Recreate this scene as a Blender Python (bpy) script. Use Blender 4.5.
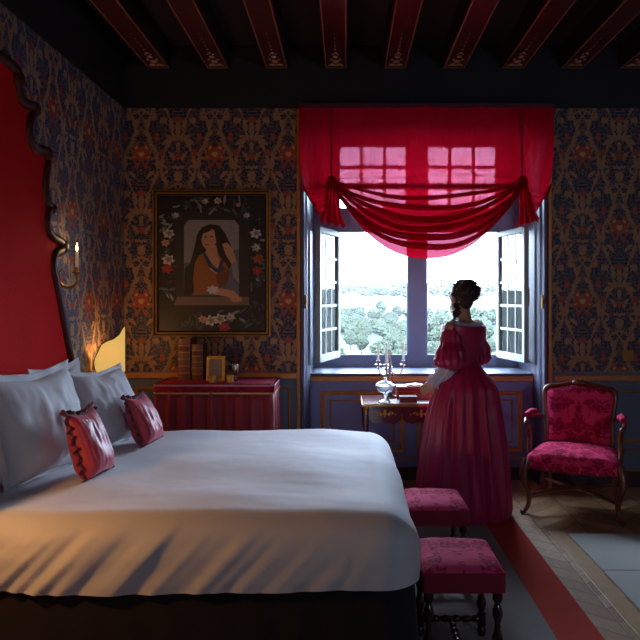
import bpy, bmesh, math, random
from math import sin, cos, pi, radians, sqrt
from mathutils import Vector, Matrix, noise, Euler
random.seed(7)
S = bpy.context.scene
COL = S.collection
for o in list(bpy.data.objects): bpy.data.objects.remove(o)

# ------------------------------------------------------------ camera, sky, exposure
CAMZ = 1.55
cd = bpy.data.cameras.new('camera'); cam = bpy.data.objects.new('camera', cd); COL.objects.link(cam)
cam.location = (0, 0, CAMZ); cam.rotation_euler = (radians(90), 0, 0)
cd.sensor_width = 36; cd.lens = 36*700/640; cd.shift_x = -26/640; cd.shift_y = -23/640
cd.clip_end = 2000; S.camera = cam
S.view_settings.view_transform = 'Standard'; S.view_settings.look = 'None'; S.view_settings.gamma = 1
S.view_settings.exposure = 0.0; S.view_settings.use_curve_mapping = False
W = bpy.data.worlds.new('overcast_sky'); S.world = W; W.use_nodes = True
bg = W.node_tree.nodes['Background']; bg.inputs[0].default_value = (0.60, 0.76, 1.0, 1); bg.inputs[1].default_value = 34.0
# portals only guide the sampling of the sky through the big window and the added rear fill opening
def portal(loc, rot, sx, sy):
    l = bpy.data.lights.new('window_portal', 'AREA'); l.shape = 'RECTANGLE'; l.size = sx; l.size_y = sy
    l.cycles.is_portal = True
    o = bpy.data.objects.new('window_portal', l); COL.objects.link(o); o.location = loc; o.rotation_euler = rot
portal((0.66, 6.62, 1.98), (radians(-90), 0, 0), 1.6, 2.05)
portal((2.5, -1.62, 2.18), (radians(90), 0, 0), .8, .55)

# ------------------------------------------------------------ material helpers
def lin(h):
    if isinstance(h, str):
        h = h.lstrip('#'); v = [int(h[i:i+2], 16)/255 for i in (0, 2, 4)]
        return tuple((c/12.92 if c <= .04045 else ((c+.055)/1.055)**2.4) for c in v) + (1,)
    return tuple(h)+(1,) if len(h) == 3 else tuple(h)
class NT:
    def __init__(s, name):
        s.m = bpy.data.materials.new(name); s.m.use_nodes = True; s.t = s.m.node_tree; s.t.nodes.clear()
        s.out = s.t.nodes.new('ShaderNodeOutputMaterial')
    def n(s, typ, **k):
        x = s.t.nodes.new(typ)
        for a, b in k.items(): setattr(x, a, b)
        return x
    def put(s, sock, v):
        if v is None: return
        if isinstance(v, bpy.types.NodeSocket): s.t.links.new(v, sock)
        else: sock.default_value = v
    def M(s, op, a, b=None, c=None, clamp=False):
        x = s.n('ShaderNodeMath', operation=op, use_clamp=clamp)
        s.put(x.inputs[0], a); s.put(x.inputs[1], b); s.put(x.inputs[2], c); return x.outputs[0]
    def V(s, op, a, b=None, scale=None):
        x = s.n('ShaderNodeVectorMath', operation=op); s.put(x.inputs[0], a); s.put(x.inputs[1], b)
        if scale is not None: s.put(x.inputs['Scale'], scale)
        return x.outputs['Value'] if op in ('LENGTH', 'DOT_PRODUCT', 'DISTANCE') else x.outputs[0]
    def noise(s, vec, scale, detail=3, rough=.5, color=False):
        x = s.n('ShaderNodeTexNoise'); s.put(x.inputs['Vector'], vec); s.put(x.inputs['Scale'], scale)
        x.inputs['Detail'].default_value = detail; x.inputs['Roughness'].default_value = rough
        return x.outputs['Color' if color else 'Fac']
    def mix(s, f, a, b):
        x = s.n('ShaderNodeMix', data_type='RGBA'); s.put(x.inputs[0], f)
        s.put(x.inputs[6], lin(a) if isinstance(a, (str, tuple)) else a); s.put(x.inputs[7], lin(b) if isinstance(b, (str, tuple)) else b)
        return x.outputs[2]
    def ramp(s, f, a, b): # smooth 0..1 between a and b
        x = s.n('ShaderNodeMapRange', interpolation_type='SMOOTHSTEP'); s.put(x.inputs[0], f); x.inputs[1].default_value = a; x.inputs[2].default_value = b
        return x.outputs[0]
    def obj(s): return s.n('ShaderNodeTexCoord').outputs['Object']
    def bump(s, h, strength=.3, dist=.01):
        x = s.n('ShaderNodeBump'); x.inputs['Strength'].default_value = strength; x.inputs['Distance'].default_value = dist
        s.put(x.inputs['Height'], h); return x.outputs[0]
    def bsdf(s, color, rough=.6, metal=0, normal=None, sheen=0, sheen_tint=None, coat=0, spec=.5, **k):
        x = s.n('ShaderNodeBsdfPrincipled')
        s.put(x.inputs['Base Color'], lin(color) if isinstance(color, (str, tuple)) else color)
        s.put(x.inputs['Roughness'], rough); s.put(x.inputs['Metallic'], metal); s.put(x.inputs['Normal'], normal)
        x.inputs['Sheen Weight'].default_value = sheen; x.inputs['Coat Weight'].default_value = coat
        x.inputs['Specular IOR Level'].default_value = spec
        if sheen_tint: x.inputs['Sheen Tint'].default_value = lin(sheen_tint)
        return x
    def done(s, sh): s.t.links.new(sh.outputs[0] if hasattr(sh, 'outputs') else sh, s.out.inputs[0]); return s.m
def simple(name, c, rough=.6, metal=0, var=.25, vs=8, bump=0, bs=40, **k):
    t = NT(name); o = t.obj(); c = lin(c); d = tuple(x*(1-var) for x in c[:3])
    col = t.mix(t.noise(o, vs, 4), d, c)
    nm = t.bump(t.noise(o, bs, 4), bump, .01) if bump else None
    return t.done(t.bsdf(col, rough, metal, nm, **k))
def damask(name, light, dark, scale=9, thr=.5, rough=.55, sheen=.6):
    t = NT(name); o = t.obj()
    s = t.n('ShaderNodeSeparateXYZ'); t.put(s.inputs[0], o)
    x = t.M('PINGPONG', s.outputs[0], .17)
    c = t.n('ShaderNodeCombineXYZ'); t.put(c.inputs[0], x); t.put(c.inputs[1], s.outputs[1]); t.put(c.inputs[2], s.outputs[2])
    w = t.V('ADD', c.outputs[0], t.V('SCALE', t.noise(c.outputs[0], 6, 2, color=True), scale=.12))
    f = t.M('ABSOLUTE', t.M('SUBTRACT', t.noise(w, scale, 2.5), thr))
    m = t.M('MAXIMUM', t.ramp(t.noise(w, scale*1.5, 2), .53, .57), t.ramp(f, .03, .01)); m = t.M('SUBTRACT', 1.0, m)
    g = t.noise(o, 60, 3)
    m = t.M('MULTIPLY', m, t.ramp(g, .2, .6))
    return t.done(t.bsdf(t.mix(m, light, dark), .85, 0, t.bump(t.M('ADD', m, t.M('MULTIPLY', g, .5)), .35, .006), spec=.15, sheen=sheen*.4, sheen_tint='#ff6f95'))

def wallpaper(name, axis, bgc='#102c52', motif='#a47a52', red='#a2482e'):
    t = NT(name); o = t.obj(); s = t.n('ShaderNodeSeparateXYZ'); t.put(s.inputs[0], o)
    u0, v0 = s.outputs[axis], s.outputs[2]
    u = t.M('ADD', u0, 30*.3+.02); k = t.M('DIVIDE', u, .3); colm = t.M('FLOOR', k)
    xm = t.M('MULTIPLY', t.M('ABSOLUTE', t.M('SUBTRACT', t.M('FRACT', k), .5)), .3)
    par = t.M('MODULO', colm, 2.0)
    ym = t.M('MODULO', t.M('ADD', t.M('ADD', v0, 1.13), t.M('MULTIPLY', par, .6)), 1.2)
    c = t.n('ShaderNodeCombineXYZ'); t.put(c.inputs[0], xm); t.put(c.inputs[1], ym)
    P0 = c.outputs[0]
    wn = t.V('SCALE', t.V('SUBTRACT', t.noise(P0, 28, 4, .65, True), (.5, .5, .5)), scale=.07)
    P = t.V('ADD', P0, wn)
    def ell(x, y, a, b, rot=0, ring=0, edge=.10):
        mp = t.n('ShaderNodeMapping', vector_type='TEXTURE'); t.put(mp.inputs[0], P)
        mp.inputs[1].default_value = (x, y, 0); mp.inputs[2].default_value = (0, 0, radians(rot)); mp.inputs[3].default_value = (a, b, 1)
        sp = t.V('MULTIPLY', mp.outputs[0], (1, 1, 0)); L = t.V('LENGTH', sp)
        if ring: return t.ramp(t.M('ABSOLUTE', t.M('SUBTRACT', L, 1)), ring+.08, ring-.08)
        return t.ramp(L, 1+edge, 1-edge)
    def mx(L):
        r = L[0]
        for q in L[1:]: r = t.M('MAXIMUM', r, q)
        return r
    wsep = t.n('ShaderNodeSeparateXYZ'); t.put(wsep.inputs[0], P); px_, py_ = wsep.outputs[0], wsep.outputs[1]
    ogee = t.M('ADD', .092, t.M('MULTIPLY', t.M('SINE', t.M('MULTIPLY', py_, 2*pi/.6)), .045))
    wid = t.M('ADD', .013, t.M('MULTIPLY', t.M('SINE', t.M('MULTIPLY', py_, 2*pi/.15)), .008))
    band = t.ramp(t.M('SUBTRACT', t.M('ABSOLUTE', t.M('SUBTRACT', px_, ogee)), wid), .004, -.004)
    tan = mx([band, ell(.07, .08, .05, .016, 40), ell(.05, .40, .06, .017, -50), ell(.1, .55, .04, .016, 70), ell(.045, .55, .035, .04, 0, .22),
              ell(0, .66, .03, .05), ell(0, .74, .05, .012), ell(0, .60, .045, .010), ell(.05, .83, .05, .014, 60), ell(.09, .95, .05, .016, -35),
              ell(0, .90, .018, .05), ell(.035, 1.0, .05, .013, 65), ell(.06, .98, .045, .011, 25), ell(0, 1.04, .02, .07),
              ell(.10, .25, .035, .035, 0, .25), ell(.125, .72, .03, .035, 0, .28), ell(.12, 1.12, .03, .02)])
    redm = mx([ell(0, .24, .055, .06), ell(.055, .22, .028, .03), ell(.04, .30, .025, .028), ell(.035, .15, .022, .026), ell(0, .82, .03, .03), ell(.13, .38, .022, .03), ell(0, 1.13, .035, .025), ell(.135, .86, .02, .03)])
    hole = mx([ell(0, .24, .024, .024), ell(.055, .22, .01, .01), ell(.04, .30, .008, .01)])
    fil = t.ramp(t.M('ABSOLUTE', t.M('SUBTRACT', t.noise(P0, 30, 2, .5), .5)), .035, .012)
    vor = t.n('ShaderNodeTexVoronoi', feature='F1'); t.put(vor.inputs['Vector'], P0); vor.inputs['Scale'].default_value = 55
    dots = t.M('MULTIPLY', t.ramp(vor.outputs['Distance'], .22, .12), t.ramp(t.noise(P0, 9, 1), .52, .6))
    tan = t.M('MULTIPLY', tan, t.M('ADD', .55, t.M('MULTIPLY', t.noise(P0, 70, 2), .8)), clamp=True)
    base = t.mix(t.noise(P0, 14, 3), bgc, tuple(x*.45 for x in lin(bgc)[:3]))
    base = t.mix(t.M('MULTIPLY', fil, .55), base, motif)
    lf = t.ramp(t.noise(t.V('MULTIPLY', P0, (1, .7, 1)), 48, 2, .6), .53, .57)
    base = t.mix(t.M('MULTIPLY', lf, .34), base, motif)
    base = t.mix(tan, base, motif); base = t.mix(redm, base, red); base = t.mix(hole, base, '#c9a06a')
    base = t.mix(t.M('MULTIPLY', dots, .5), base, '#b7a98f')
    return t.done(t.bsdf(base, .5, 0, t.bump(tan, .25, .004), spec=.4))

m_blue = simple('painted_panelling_blue', '#7e82b8', .45, var=.12)
m_teal = simple('painted_panelling_grey_blue', '#647084', .5, var=.15)
m_jamb = simple('painted_window_frame', '#5c6178', .4, var=.08)
m_frame = simple('painted_casement_frame_blue', '#98a2be', .45, var=.08)
m_sill = simple('painted_sill', '#4c5064', .45, var=.08)
m_gold = simple('gilded_moulding', '#d08a48', .4, metal=.15, var=.4, vs=30)
m_gold2 = simple('bright_gilding', '#d8a24a', .35, metal=.3, var=.4, vs=40)
m_brass = simple('aged_brass', '#b98a44', .3, metal=.9, var=.3, vs=30)
m_silver = simple('silver', '#c9c9c4', .22, metal=.9, var=.3, vs=25)
m_dark = simple('dark_frieze_paint', '#1d1a1e', .7, var=.3)
m_ceil = simple('dark_ceiling_board', '#2c2020', .75, var=.4)
m_beam = simple('dark_red_beam_paint', '#561715', .35, var=.5, vs=5, coat=.2)
m_beamside = simple('brown_beam_side', '#2a1a1a', .5, var=.4)
m_base = simple('baseboard_paint', '#41262a', .5)
m_white = simple('casement_white_paint', '#98a298', .45, var=.08)
m_plaster = simple('plaster', '#4a403c', .8)
m_stone = simple('outside_stone', '#9a968c', .8)
m_wp_b = wallpaper('blue_damask_wallpaper_back', 0)
m_wp_l = wallpaper('blue_damask_wallpaper_side_glow', 1, bgc='#1a487a', motif='#b08c66')  # bluer ground than the back wall: blue glow put into the colour

# ------------------------------------------------------------ mesh builder
class MB:
    def __init__(s): s.v = []; s.f = []; s.m = []
    def add(s, vs, fs, mi=0):
        b = len(s.v); s.v += [tuple(v) for v in vs]; s.f += [tuple(b+i for i in f) for f in fs]; s.m += [mi]*len(fs); return s
    def box(s, x0, x1, y0, y1, z0, z1, mi=0):
        return s.add([(x0,y0,z0),(x1,y0,z0),(x1,y1,z0),(x0,y1,z0),(x0,y0,z1),(x1,y0,z1),(x1,y1,z1),(x0,y1,z1)],
            [(0,3,2,1),(4,5,6,7),(0,1,5,4),(1,2,6,5),(2,3,7,6),(3,0,4,7)], mi)
    def lathe(s, prof, c=(0,0,0), n=20, mi=0, mat=None, sx=1, sy=1):
        vs = []; fs = []
        for r, z in prof:
            for i in range(n):
                a = 2*pi*i/n; p = Vector((r*cos(a)*sx, r*sin(a)*sy, z))
                if mat: p = mat @ p
                vs.append((p.x+c[0], p.y+c[1], p.z+c[2]))
        for j in range(len(prof)-1):
            for i in range(n): fs.append((j*n+i, j*n+(i+1) % n, (j+1)*n+(i+1) % n, (j+1)*n+i))
        fs.append(tuple(range(n-1, -1, -1))); fs.append(tuple((len(prof)-1)*n+i for i in range(n)))
        return s.add(vs, fs, mi)
    def tube(s, pts, r, n=8, mi=0, closed=False):
        pts = [Vector(p) for p in pts]; N = len(pts); rr = r if isinstance(r, (list, tuple)) else [r]*N
        vs = []; fs = []; up = None
        for i, p in enumerate(pts):
            if closed: d = pts[(i+1) % N]-pts[i-1]
            else: d = pts[min(i+1, N-1)]-pts[max(i-1, 0)]
            if d.length < 1e-9: d = Vector((0, 0, 1))
            d.normalize()
            if up is None: up = d.orthogonal().normalized()
            up = (up - d*up.dot(d))
            up = up.normalized() if up.length > 1e-6 else d.orthogonal().normalized()
            w = d.cross(up)
            for k in range(n):
                a = 2*pi*k/n; vs.append(p+(up*cos(a)+w*sin(a))*rr[i])
        for i in range(N if closed else N-1):
            j = (i+1) % N
            for k in range(n): fs.append((i*n+k, i*n+(k+1) % n, j*n+(k+1) % n, j*n+k))
        if not closed: fs.append(tuple(range(n-1, -1, -1))); fs.append(tuple((N-1)*n+k for k in range(n)))
        return s.add(vs, fs, mi)
    def ball(s, c, r, mi=0, nu=16, nv=10, mat=None, fn=None):
        if not isinstance(r, (tuple, list)): r = (r, r, r)
        vs = []; fs = []
        for j in range(nv+1):
            ph = pi*j/nv
            for i in range(nu):
                a = 2*pi*i/nu; d = Vector((sin(ph)*cos(a), sin(ph)*sin(a), cos(ph)))
                k = fn(d) if fn else 1
                p = Vector((d.x*r[0]*k, d.y*r[1]*k, d.z*r[2]*k))
                if mat: p = mat @ p
                vs.append(p+Vector(c))
        for j in range(nv):
            for i in range(nu): fs.append((j*nu+i, (j+1)*nu+i, (j+1)*nu+(i+1) % nu, j*nu+(i+1) % nu))
        return s.add(vs, fs, mi)
    def grid(s, fn, nu, nv, mi=0, wrap=False):
        vs = [fn(i/nu, j/nv) for j in range(nv+1) for i in range(nu if wrap else nu+1)]; w = nu if wrap else nu+1
        fs = [(j*w+i, j*w+(i+1) % w, (j+1)*w+(i+1) % w, (j+1)*w+i) for j in range(nv) for i in range(nu)]
        return s.add(vs, fs, mi)
    def prism(s, poly, axis, a, b, mi=0):
        n = len(poly); mk = {0: lambda p, t: (t, p[0], p[1]), 1: lambda p, t: (p[0], t, p[1]), 2: lambda p, t: (p[0], p[1], t)}[axis]
        return s.add([mk(p, a) for p in poly]+[mk(p, b) for p in poly],
            [tuple(range(n-1, -1, -1)), tuple(range(n, 2*n))]+[(i, (i+1) % n, n+(i+1) % n, n+i) for i in range(n)], mi)
    def build(s, name, mats, parent=None, smooth=True, bevel=0, subsurf=0, solid=0, merge=True, loc=None, recalc=True, label=None):
        me = bpy.data.meshes.new(name); me.from_pydata(s.v, [], s.f)
        if not isinstance(mats, (list, tuple)): mats = [mats]
        for q in mats: me.materials.append(q)
        for p, i in zip(me.polygons, s.m): p.material_index = i
        bm = bmesh.new(); bm.from_mesh(me)
        if merge: bmesh.ops.remove_doubles(bm, verts=bm.verts, dist=1e-5)
        if recalc: bmesh.ops.recalc_face_normals(bm, faces=bm.faces)
        bm.to_mesh(me); bm.free()
        if smooth:
            me.polygons.foreach_set('use_smooth', [True]*len(me.polygons))
            try: me.set_sharp_from_angle(angle=radians(42))
            except Exception: pass
        o = bpy.data.objects.new(name, me); COL.objects.link(o)
        if parent: o.parent = parent
        if loc: o.location = loc
        if bevel: q = o.modifiers.new('b', 'BEVEL'); q.width = bevel; q.segments = 2; q.limit_method = 'ANGLE'
        if solid: q = o.modifiers.new('s', 'SOLIDIFY'); q.thickness = solid; q.offset = 0
        if subsurf: q = o.modifiers.new('ss', 'SUBSURF'); q.levels = subsurf; q.render_levels = subsurf
        if label: o['label'] = label
        return o
def tag(o, label, cat, group=None, kind=None):
    o['label'] = label; o['category'] = cat
    if group: o['group'] = group
    if kind: o['kind'] = kind
    return o
def struct(o): o['kind'] = 'structure'; return o
def thing(name, label, cat, loc=(0,0,0), rz=0, group=None):
    o = bpy.data.objects.new(name, None); COL.objects.link(o); o.empty_display_size = .1
    o.location = loc; o.rotation_euler = (0, 0, rz); return tag(o, label, cat, group)
def kids(o): return [c for c in bpy.data.objects if c.parent == o]
def copy_tree(o, parent=None):
    c = o.copy(); COL.objects.link(c); c.parent = parent
    for k in kids(o): copy_tree(k, c)
    return c
def relabel(o, label): o['label'] = label; return o
def sc(Y): return 700.0/Y
def px(x, y, Y):  # photograph pixel to the room's X and Z at a distance Y
    return (x-346)/sc(Y), CAMZ-(y-297)/sc(Y)
def fbm(p, sc_=1, o=4): return noise.fractal(Vector(p)*sc_, .6, 2.0, o)
def interp(tab, t):
    for (a, va), (b, vb) in zip(tab, tab[1:]):
        if t <= b:
            k = (t-a)/(b-a) if b > a else 0; k = max(0, min(1, k)); return va+(vb-va)*k
    return tab[-1][1]

# ------------------------------------------------------------ room shell
XL, XR, YB, YF, ZC = -1.81, 3.7, 5.71, -1.6, 3.60
# niche for the window
NX0, NX1, NZ1, YW = -.30, 1.58, 3.05, 6.44
OX0, OX1 = -.375, 1.648            # gilded outer edge of the opening
RAIL = 0.94                        # chair rail height
def wall_back():
    b = MB()
    b.box(XL-.2, OX0, YB, YB+.05, RAIL, 3.09); b.box(OX1, XR+.2, YB, YB+.05, RAIL, 3.09); b.box(OX0, OX1, YB, YB+.05, NZ1, 3.09)
    struct(b.build('wall_back', m_wp_b, smooth=False))
    b = MB(); b.box(XL-.2, OX0, YB, YB+.05, 0, RAIL); struct(b.build('wall_back_dado', m_teal, smooth=False))
    b = MB(); b.box(OX1, XR+.2, YB, YB+.05, 0, RAIL); struct(b.build('wall_back_dado', m_teal, smooth=False))
    b = MB(); b.box(XL-.2, XR+.2, YB-.012, YB+.05, 3.09, ZC+.05); struct(b.build('wall_frieze', m_dark, smooth=False))
    # masonry around the niche, a solid thickness
    b = MB(); b.box(XL-.3, NX0-.08, YB+.05, YW+.2, -.1, ZC+.1); b.box(NX1+.08, XR+.3, YB+.05, YW+.2, -.1, ZC+.1)
    b.box(NX0-.08, NX1+.08, YB+.05, YW+.2, NZ1+.03, ZC+.1); b.box(NX0-.08, NX1+.08, 6.3, YW+.2, -.1, .86)
    struct(b.build('wall_masonry', m_stone, smooth=False))
wall_back()
# splayed jambs with stepped mouldings
def jamb(xo, xi, sgn):
    b = MB()
    prof = [(xo, YB-.004), (xo+sgn*.02, YB-.02), (xo+sgn*.035, YB-.012), (xo+sgn*.04, YB+.03), (xo+sgn*.055, YB+.05), (xo+sgn*.06, YB+.12), (xi, YB+.16), (xi, YW+.05), (xi-sgn*.1, YW+.05), (xi-sgn*.1, YB+.02), (xo, YB+.02)]
    b.prism(prof, 2, 0, NZ1+.02)
    return struct(b.build('trim_1' if sgn > 0 else 'trim_2', m_jamb, smooth=False))
jamb(OX0, NX0, 1); jamb(OX1, NX1, -1)
b = MB(); b.box(OX0, OX1, YB-.01, YW+.05, NZ1, NZ1+.04); struct(b.build('trim_3', m_jamb, smooth=False))
for i, x in enumerate((OX0-.012, OX1+.012)):
    b = MB(); b.box(x-.014, x+.014, YB-.025, YB+.01, .0, 3.085); struct(b.build('trim_%d' % (4+i), m_gold, smooth=False, bevel=.005))
# panelling under the window, sill
YP = 5.93
b = MB(); b.box(NX0, NX1, YP, YP+.04, 0, .90); struct(b.build('wall_under_window', m_blue, smooth=False))
b = MB(); b.box(NX0, NX1, YP-.02, YW+.06, .885, .905); struct(b.build('window_sill', m_sill, smooth=False, bevel=.004))
b = MB(); b.box(NX0, NX1, YP-.035, YP+.0, .835, .882); struct(b.build('trim_6', m_gold, smooth=False, bevel=.008))
b = MB(); b.box(NX0, NX1, YP-.012, YP+.0, 0, .11); struct(b.build('baseboard_window', m_base, smooth=False))
def moulding(name, x0, x1, z0, z1, y, w=.022, d=.014, m=None):
    b = MB(); fr = [(x0, z0), (x1, z0), (x1, z1), (x0, z1)]
    prof = [(0, 0), (0, d), (w*.35, d*.5), (w*.6, d*.9), (w, d*.2), (w, 0)]
    vs = []; fs = []; n = len(prof)
    for k, (x, z) in enumerate(fr):
        sx = 1 if x == x0 else -1; sz = 1 if z == z0 else -1
        for (o, dd) in prof: vs.append((x+sx*o, y-dd, z+sz*o))
    for k in range(4):
        for i in range(n-1): a = k*n+i; c = ((k+1) % 4)*n+i; fs.append((a, c, c+1, a+1))
    b.add(vs, fs); return struct(b.build(name, m or m_gold, smooth=False))
ti = 7
for (a, c, z0, z1, w) in [(.0-.215, .49, .24, .755, .036), (-.14, .41, .315, .68, .014), (.60, 1.49, .24, .755, .036), (.68, 1.41, .315, .68, .014)]:
    moulding('trim_%d' % ti, a, c, z0, z1, YP, w); ti += 1
b = MB(); b.box(NX0+.02, NX1-.02, YP-.014, YP, .175, .19); struct(b.build('trim_%d' % ti, m_gold, smooth=False)); ti += 1
# left and right dado mouldings on the back wall
for (x0, x1) in [(-1.76, -.42), (1.70, XR)]:
    b = MB(); z = RAIL-.03 if x0 < 0 else RAIL-.05
    b.box(x0-.05 if x0 < 0 else x0, x1+.02, YB-.028, YB+.01, z-.024, z+.024); struct(b.build('trim_%d' % ti, m_gold, smooth=False, bevel=.008)); ti += 1
    b = MB(); b.box(x0-.05, x1+.02, YB-.012, YB+.01, 0, .13); struct(b.build('baseboard_back', m_base, smooth=False))
for (x0, x1, z0, z1, w) in [(-1.72, -1.0, .17, .82, .022), (-.90, -.45, .17, .82, .022), (1.72, 2.55, .37, .79, .022), (2.62, 3.5, .37, .79, .022), (1.72, 2.55, .13, .31, .016)]:
    moulding('trim_%d' % ti, x0, x1, z0, z1, YB, w, m=m_gold); ti += 1
# side walls
b = MB(); b.box(XL-.1, XL, YF, YB+.02, RAIL, 3.09); struct(b.build('wall_left', m_wp_l, smooth=False))
b = MB(); b.box(XL-.1, XL+.001, YF, YB+.02, 0, RAIL); struct(b.build('wall_left_dado', m_teal, smooth=False))
b = MB(); b.box(XL-.1, XL+.01, YF, YB+.02, 3.09, ZC+.05); struct(b.build('wall_left_frieze', m_dark, smooth=False))
b = MB(); b.box(XL, XL+.025, YF, YB, RAIL-.06, RAIL-.01); struct(b.build('trim_%d' % ti, m_gold, smooth=False, bevel=.008)); ti += 1
b = MB(); b.box(XR, XR+.1, YF, YB+.02, 0, 3.09); struct(b.build('wall_right', m_wp_l, smooth=False))
b = MB(); b.box(XR-.01, XR+.1, YF, YB+.02, 3.09, ZC+.05); struct(b.build('wall_right_frieze', m_dark, smooth=False))
# rear wall with an unseen window opening added to let in fill light
b = MB(); b.box(XL-.1, 2.1, YF-.1, YF, 0, ZC); b.box(2.9, XR+.1, YF-.1, YF, 0, ZC); b.box(2.1, 2.9, YF-.1, YF, 0, 1.9); b.box(2.1, 2.9, YF-.1, YF, 2.45, ZC)
struct(b.build('wall_rear', m_plaster, smooth=False))
b = MB()
for x in (2.1, 2.48, 2.86): b.box(x, x+.04, YF-.08, YF-.02, 1.9, 2.45)
for z in (1.9, 2.155, 2.41): b.box(2.1, 2.9, YF-.08, YF-.02, z, z+.04)
struct(b.build('window_added_fill', m_white, smooth=False))

# floor: chevron parquet
def floor_mat():
    t = NT('chevron_parquet'); o = t.obj(); s = t.n('ShaderNodeSeparateXYZ'); t.put(s.inputs[0], o); x, y = s.outputs[0], s.outputs[1]
    Wc = .30; xk = t.M('DIVIDE', t.M('ADD', x, 10*Wc+.20), Wc)
    pp = t.M('PINGPONG', xk, 1.0); col = t.M('FLOOR', xk)
    v = t.M('DIVIDE', t.M('ADD', y, t.M('MULTIPLY', pp, .27)), .15)
    row = t.M('FLOOR', v)
    c = t.n('ShaderNodeCombineXYZ'); t.put(c.inputs[0], row); t.put(c.inputs[1], col)
    wn = t.n('ShaderNodeTexWhiteNoise', noise_dimensions='2D'); t.put(wn.inputs['Vector'], c.outputs[0])
    fr = t.M('FRACT', v); fx = t.M('FRACT', xk)
    g1 = t.ramp(t.M('ABSOLUTE', t.M('SUBTRACT', fr, .5)), .47, .495)
    g2 = t.ramp(t.M('ABSOLUTE', t.M('SUBTRACT', fx, .5)), .487, .498)
    gap = t.M('MAXIMUM', g1, g2)
    st = t.n('ShaderNodeMapping'); t.put(st.inputs[0], o); st.inputs[3].default_value = (14, 5, 1)
    gr = t.noise(st.outputs[0], 4, 5, .6)
    base = t.mix(wn.outputs[0], '#a8794c', '#d0a878'); base = t.mix(t.M('MULTIPLY', gr, .55), base, '#6a4c34')
    base = t.mix(gap, base, '#1d140e')
    return t.done(t.bsdf(base, t.M('ADD', .38, t.M('MULTIPLY', gr, .25)), 0, t.bump(t.M('SUBTRACT', 1.0, gap), .4, .004)))
b = MB(); b.box(XL-.1, XR+.1, YF-.1, YW, -.06, 0); struct(b.build('floor', floor_mat(), smooth=False))
b = MB(); b.box(1.335, 1.435, YF, 4.62, .0, .006)
struct(b.build('floor_border_plank', simple('pale_oak_plank', '#c8a478', .45, var=.3, vs=12), smooth=False, bevel=.002))

# ceiling and beams
b = MB(); b.box(XL-.1, XR+.1, YF-.1, YW+.2, ZC, ZC+.08); struct(b.build('ceiling', m_ceil, smooth=False))
m_orn = simple('painted_flower_ornament', '#e8b47a', .5, var=.5, vs=120)
m_orn2 = simple('painted_silver_ornament', '#dccdcc', .5, var=.5, vs=120)
m_line = simple('fine_gilt_line', '#c89878', .5, var=.4, vs=50)
BZ = 3.41
for k in range(-2, 10):
    xc = (336-346)/122.6 + (k-3)*.4795; hw = .094
    if xc-hw < XL: continue
    if xc+hw > XR: continue
    be = MB(); be.box(xc-hw, xc+hw, YF, YB-.012, BZ, ZC); be.m = [1]*6; be.m[0] = 0; beam = struct(be.build('ceiling_beam', [m_beam, m_beamside], smooth=False, bevel=.008))
    l = MB()
    for q in (-1, 1): l.box(xc+q*(hw-.014)-.0025, xc+q*(hw-.014)+.0025, YF, YB-.03, BZ-.0015, BZ+.001)
    l.box(xc-hw+.01, xc+hw-.01, YB-.033, YB-.027, BZ-.0015, BZ+.001)
    l.build('gilt_line', m_line, beam, smooth=False)
    f = MB()
    for (dx, dy, r, mi) in [(0, .10, .026, 0), (-.03, .05, .02, 1), (.03, .05, .02, 0), (0, .17, .020, 1), (-.035, .13, .012, 1), (.035, .13, .012, 1), (-.05, .04, .012, 0), (.05, .04, .012, 1), (0, .23, .014, 0), (-.02, .21, .008, 1), (.02, .21, .008, 1), (0, .28, .008, 1), (0, .33, .006, 0), (0, .38, .005, 1), (0, .43, .005, 1), (0, .49, .004, 1), (0, .04, .014, 0)]:
        f.ball((xc+dx, YB-.03-dy*1.5, BZ), (r*1, r*1.5, .0025), mi, 10, 4, fn=lambda d: 1+.22*sin(5*math.atan2(d.y, d.x)))
    f.build('flower_ornament', [m_orn, m_orn2], beam)

# ------------------------------------------------------------ window
def window():
    y0, y1 = YW, YW+.07
    x = [NX0-.05, px(338, 0, YW)[0], px(408, 0, YW)[0], px(426, 0, YW)[0], px(498, 0, YW)[0], NX1+.05]
    zb, zt, zu, ztop = 1.007, 2.148, 2.37, 2.94
    b = MB()
    b.box(x[0], x[1], y0, y1, .88, zb); b.box(x[0], x[1], y0, y1, zt, NZ1+.03); b.box(x[1]-.022, x[1], y0, y1, zb, zt); b.box(x[0], x[0]+.15, y0, y1, zb, zt); b.box(x[2], x[3], y0-.015, y1, .9, NZ1+.03); b.box(x[4], x[5], y0, y1, .88, zb); b.box(x[4], x[5], y0, y1, zt, NZ1+.03); b.box(x[4], x[4]+.022, y0, y1, zb, zt); b.box(x[5]-.13, x[5], y0, y1, zb, zt)
    for a, c in ((x[1], x[2]), (x[3], x[4])):
        b.box(a, c, y0, y1, .9, zb); b.box(a, c, y0-.01, y1, zt, zu); b.box(a, c, y0, y1, ztop, NZ1+.03)
        b.box(a, a+.012, y0-.008, y0, zb, zt); b.box(c-.012, c, y0-.008, y0, zb, zt); b.box(a, c, y0-.008, y0, zb, zb+.014)
    w = struct(b.build('window_1', m_frame, smooth=False, bevel=.003))
    for a, c in ((x[1], x[2]), (x[3], x[4])):   # upper lights, closed, three by three panes
        m = MB(); t = .028
        for k in (1, 2): q = a+(c-a)*k/3; m.box(q-t/2, q+t/2, y0+.02, y0+.045, zu, ztop)
        for k in (1, 2): q = zu+(ztop-zu)*k/3; m.box(a, c, y0+.02, y0+.045, q-t/2, q+t/2)
        for k in (0, 1): q = (a, c)[k]; m.box(q-.02, q+.02, y0+.01, y0+.05, zu, ztop)
        m.build('muntins', m_white, w, smooth=False)
        g = MB(); g.box(a, c, y0+.030, y0+.034, zu, ztop); g.build('glass_pane', m_glass, w, smooth=False)
    return x
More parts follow.
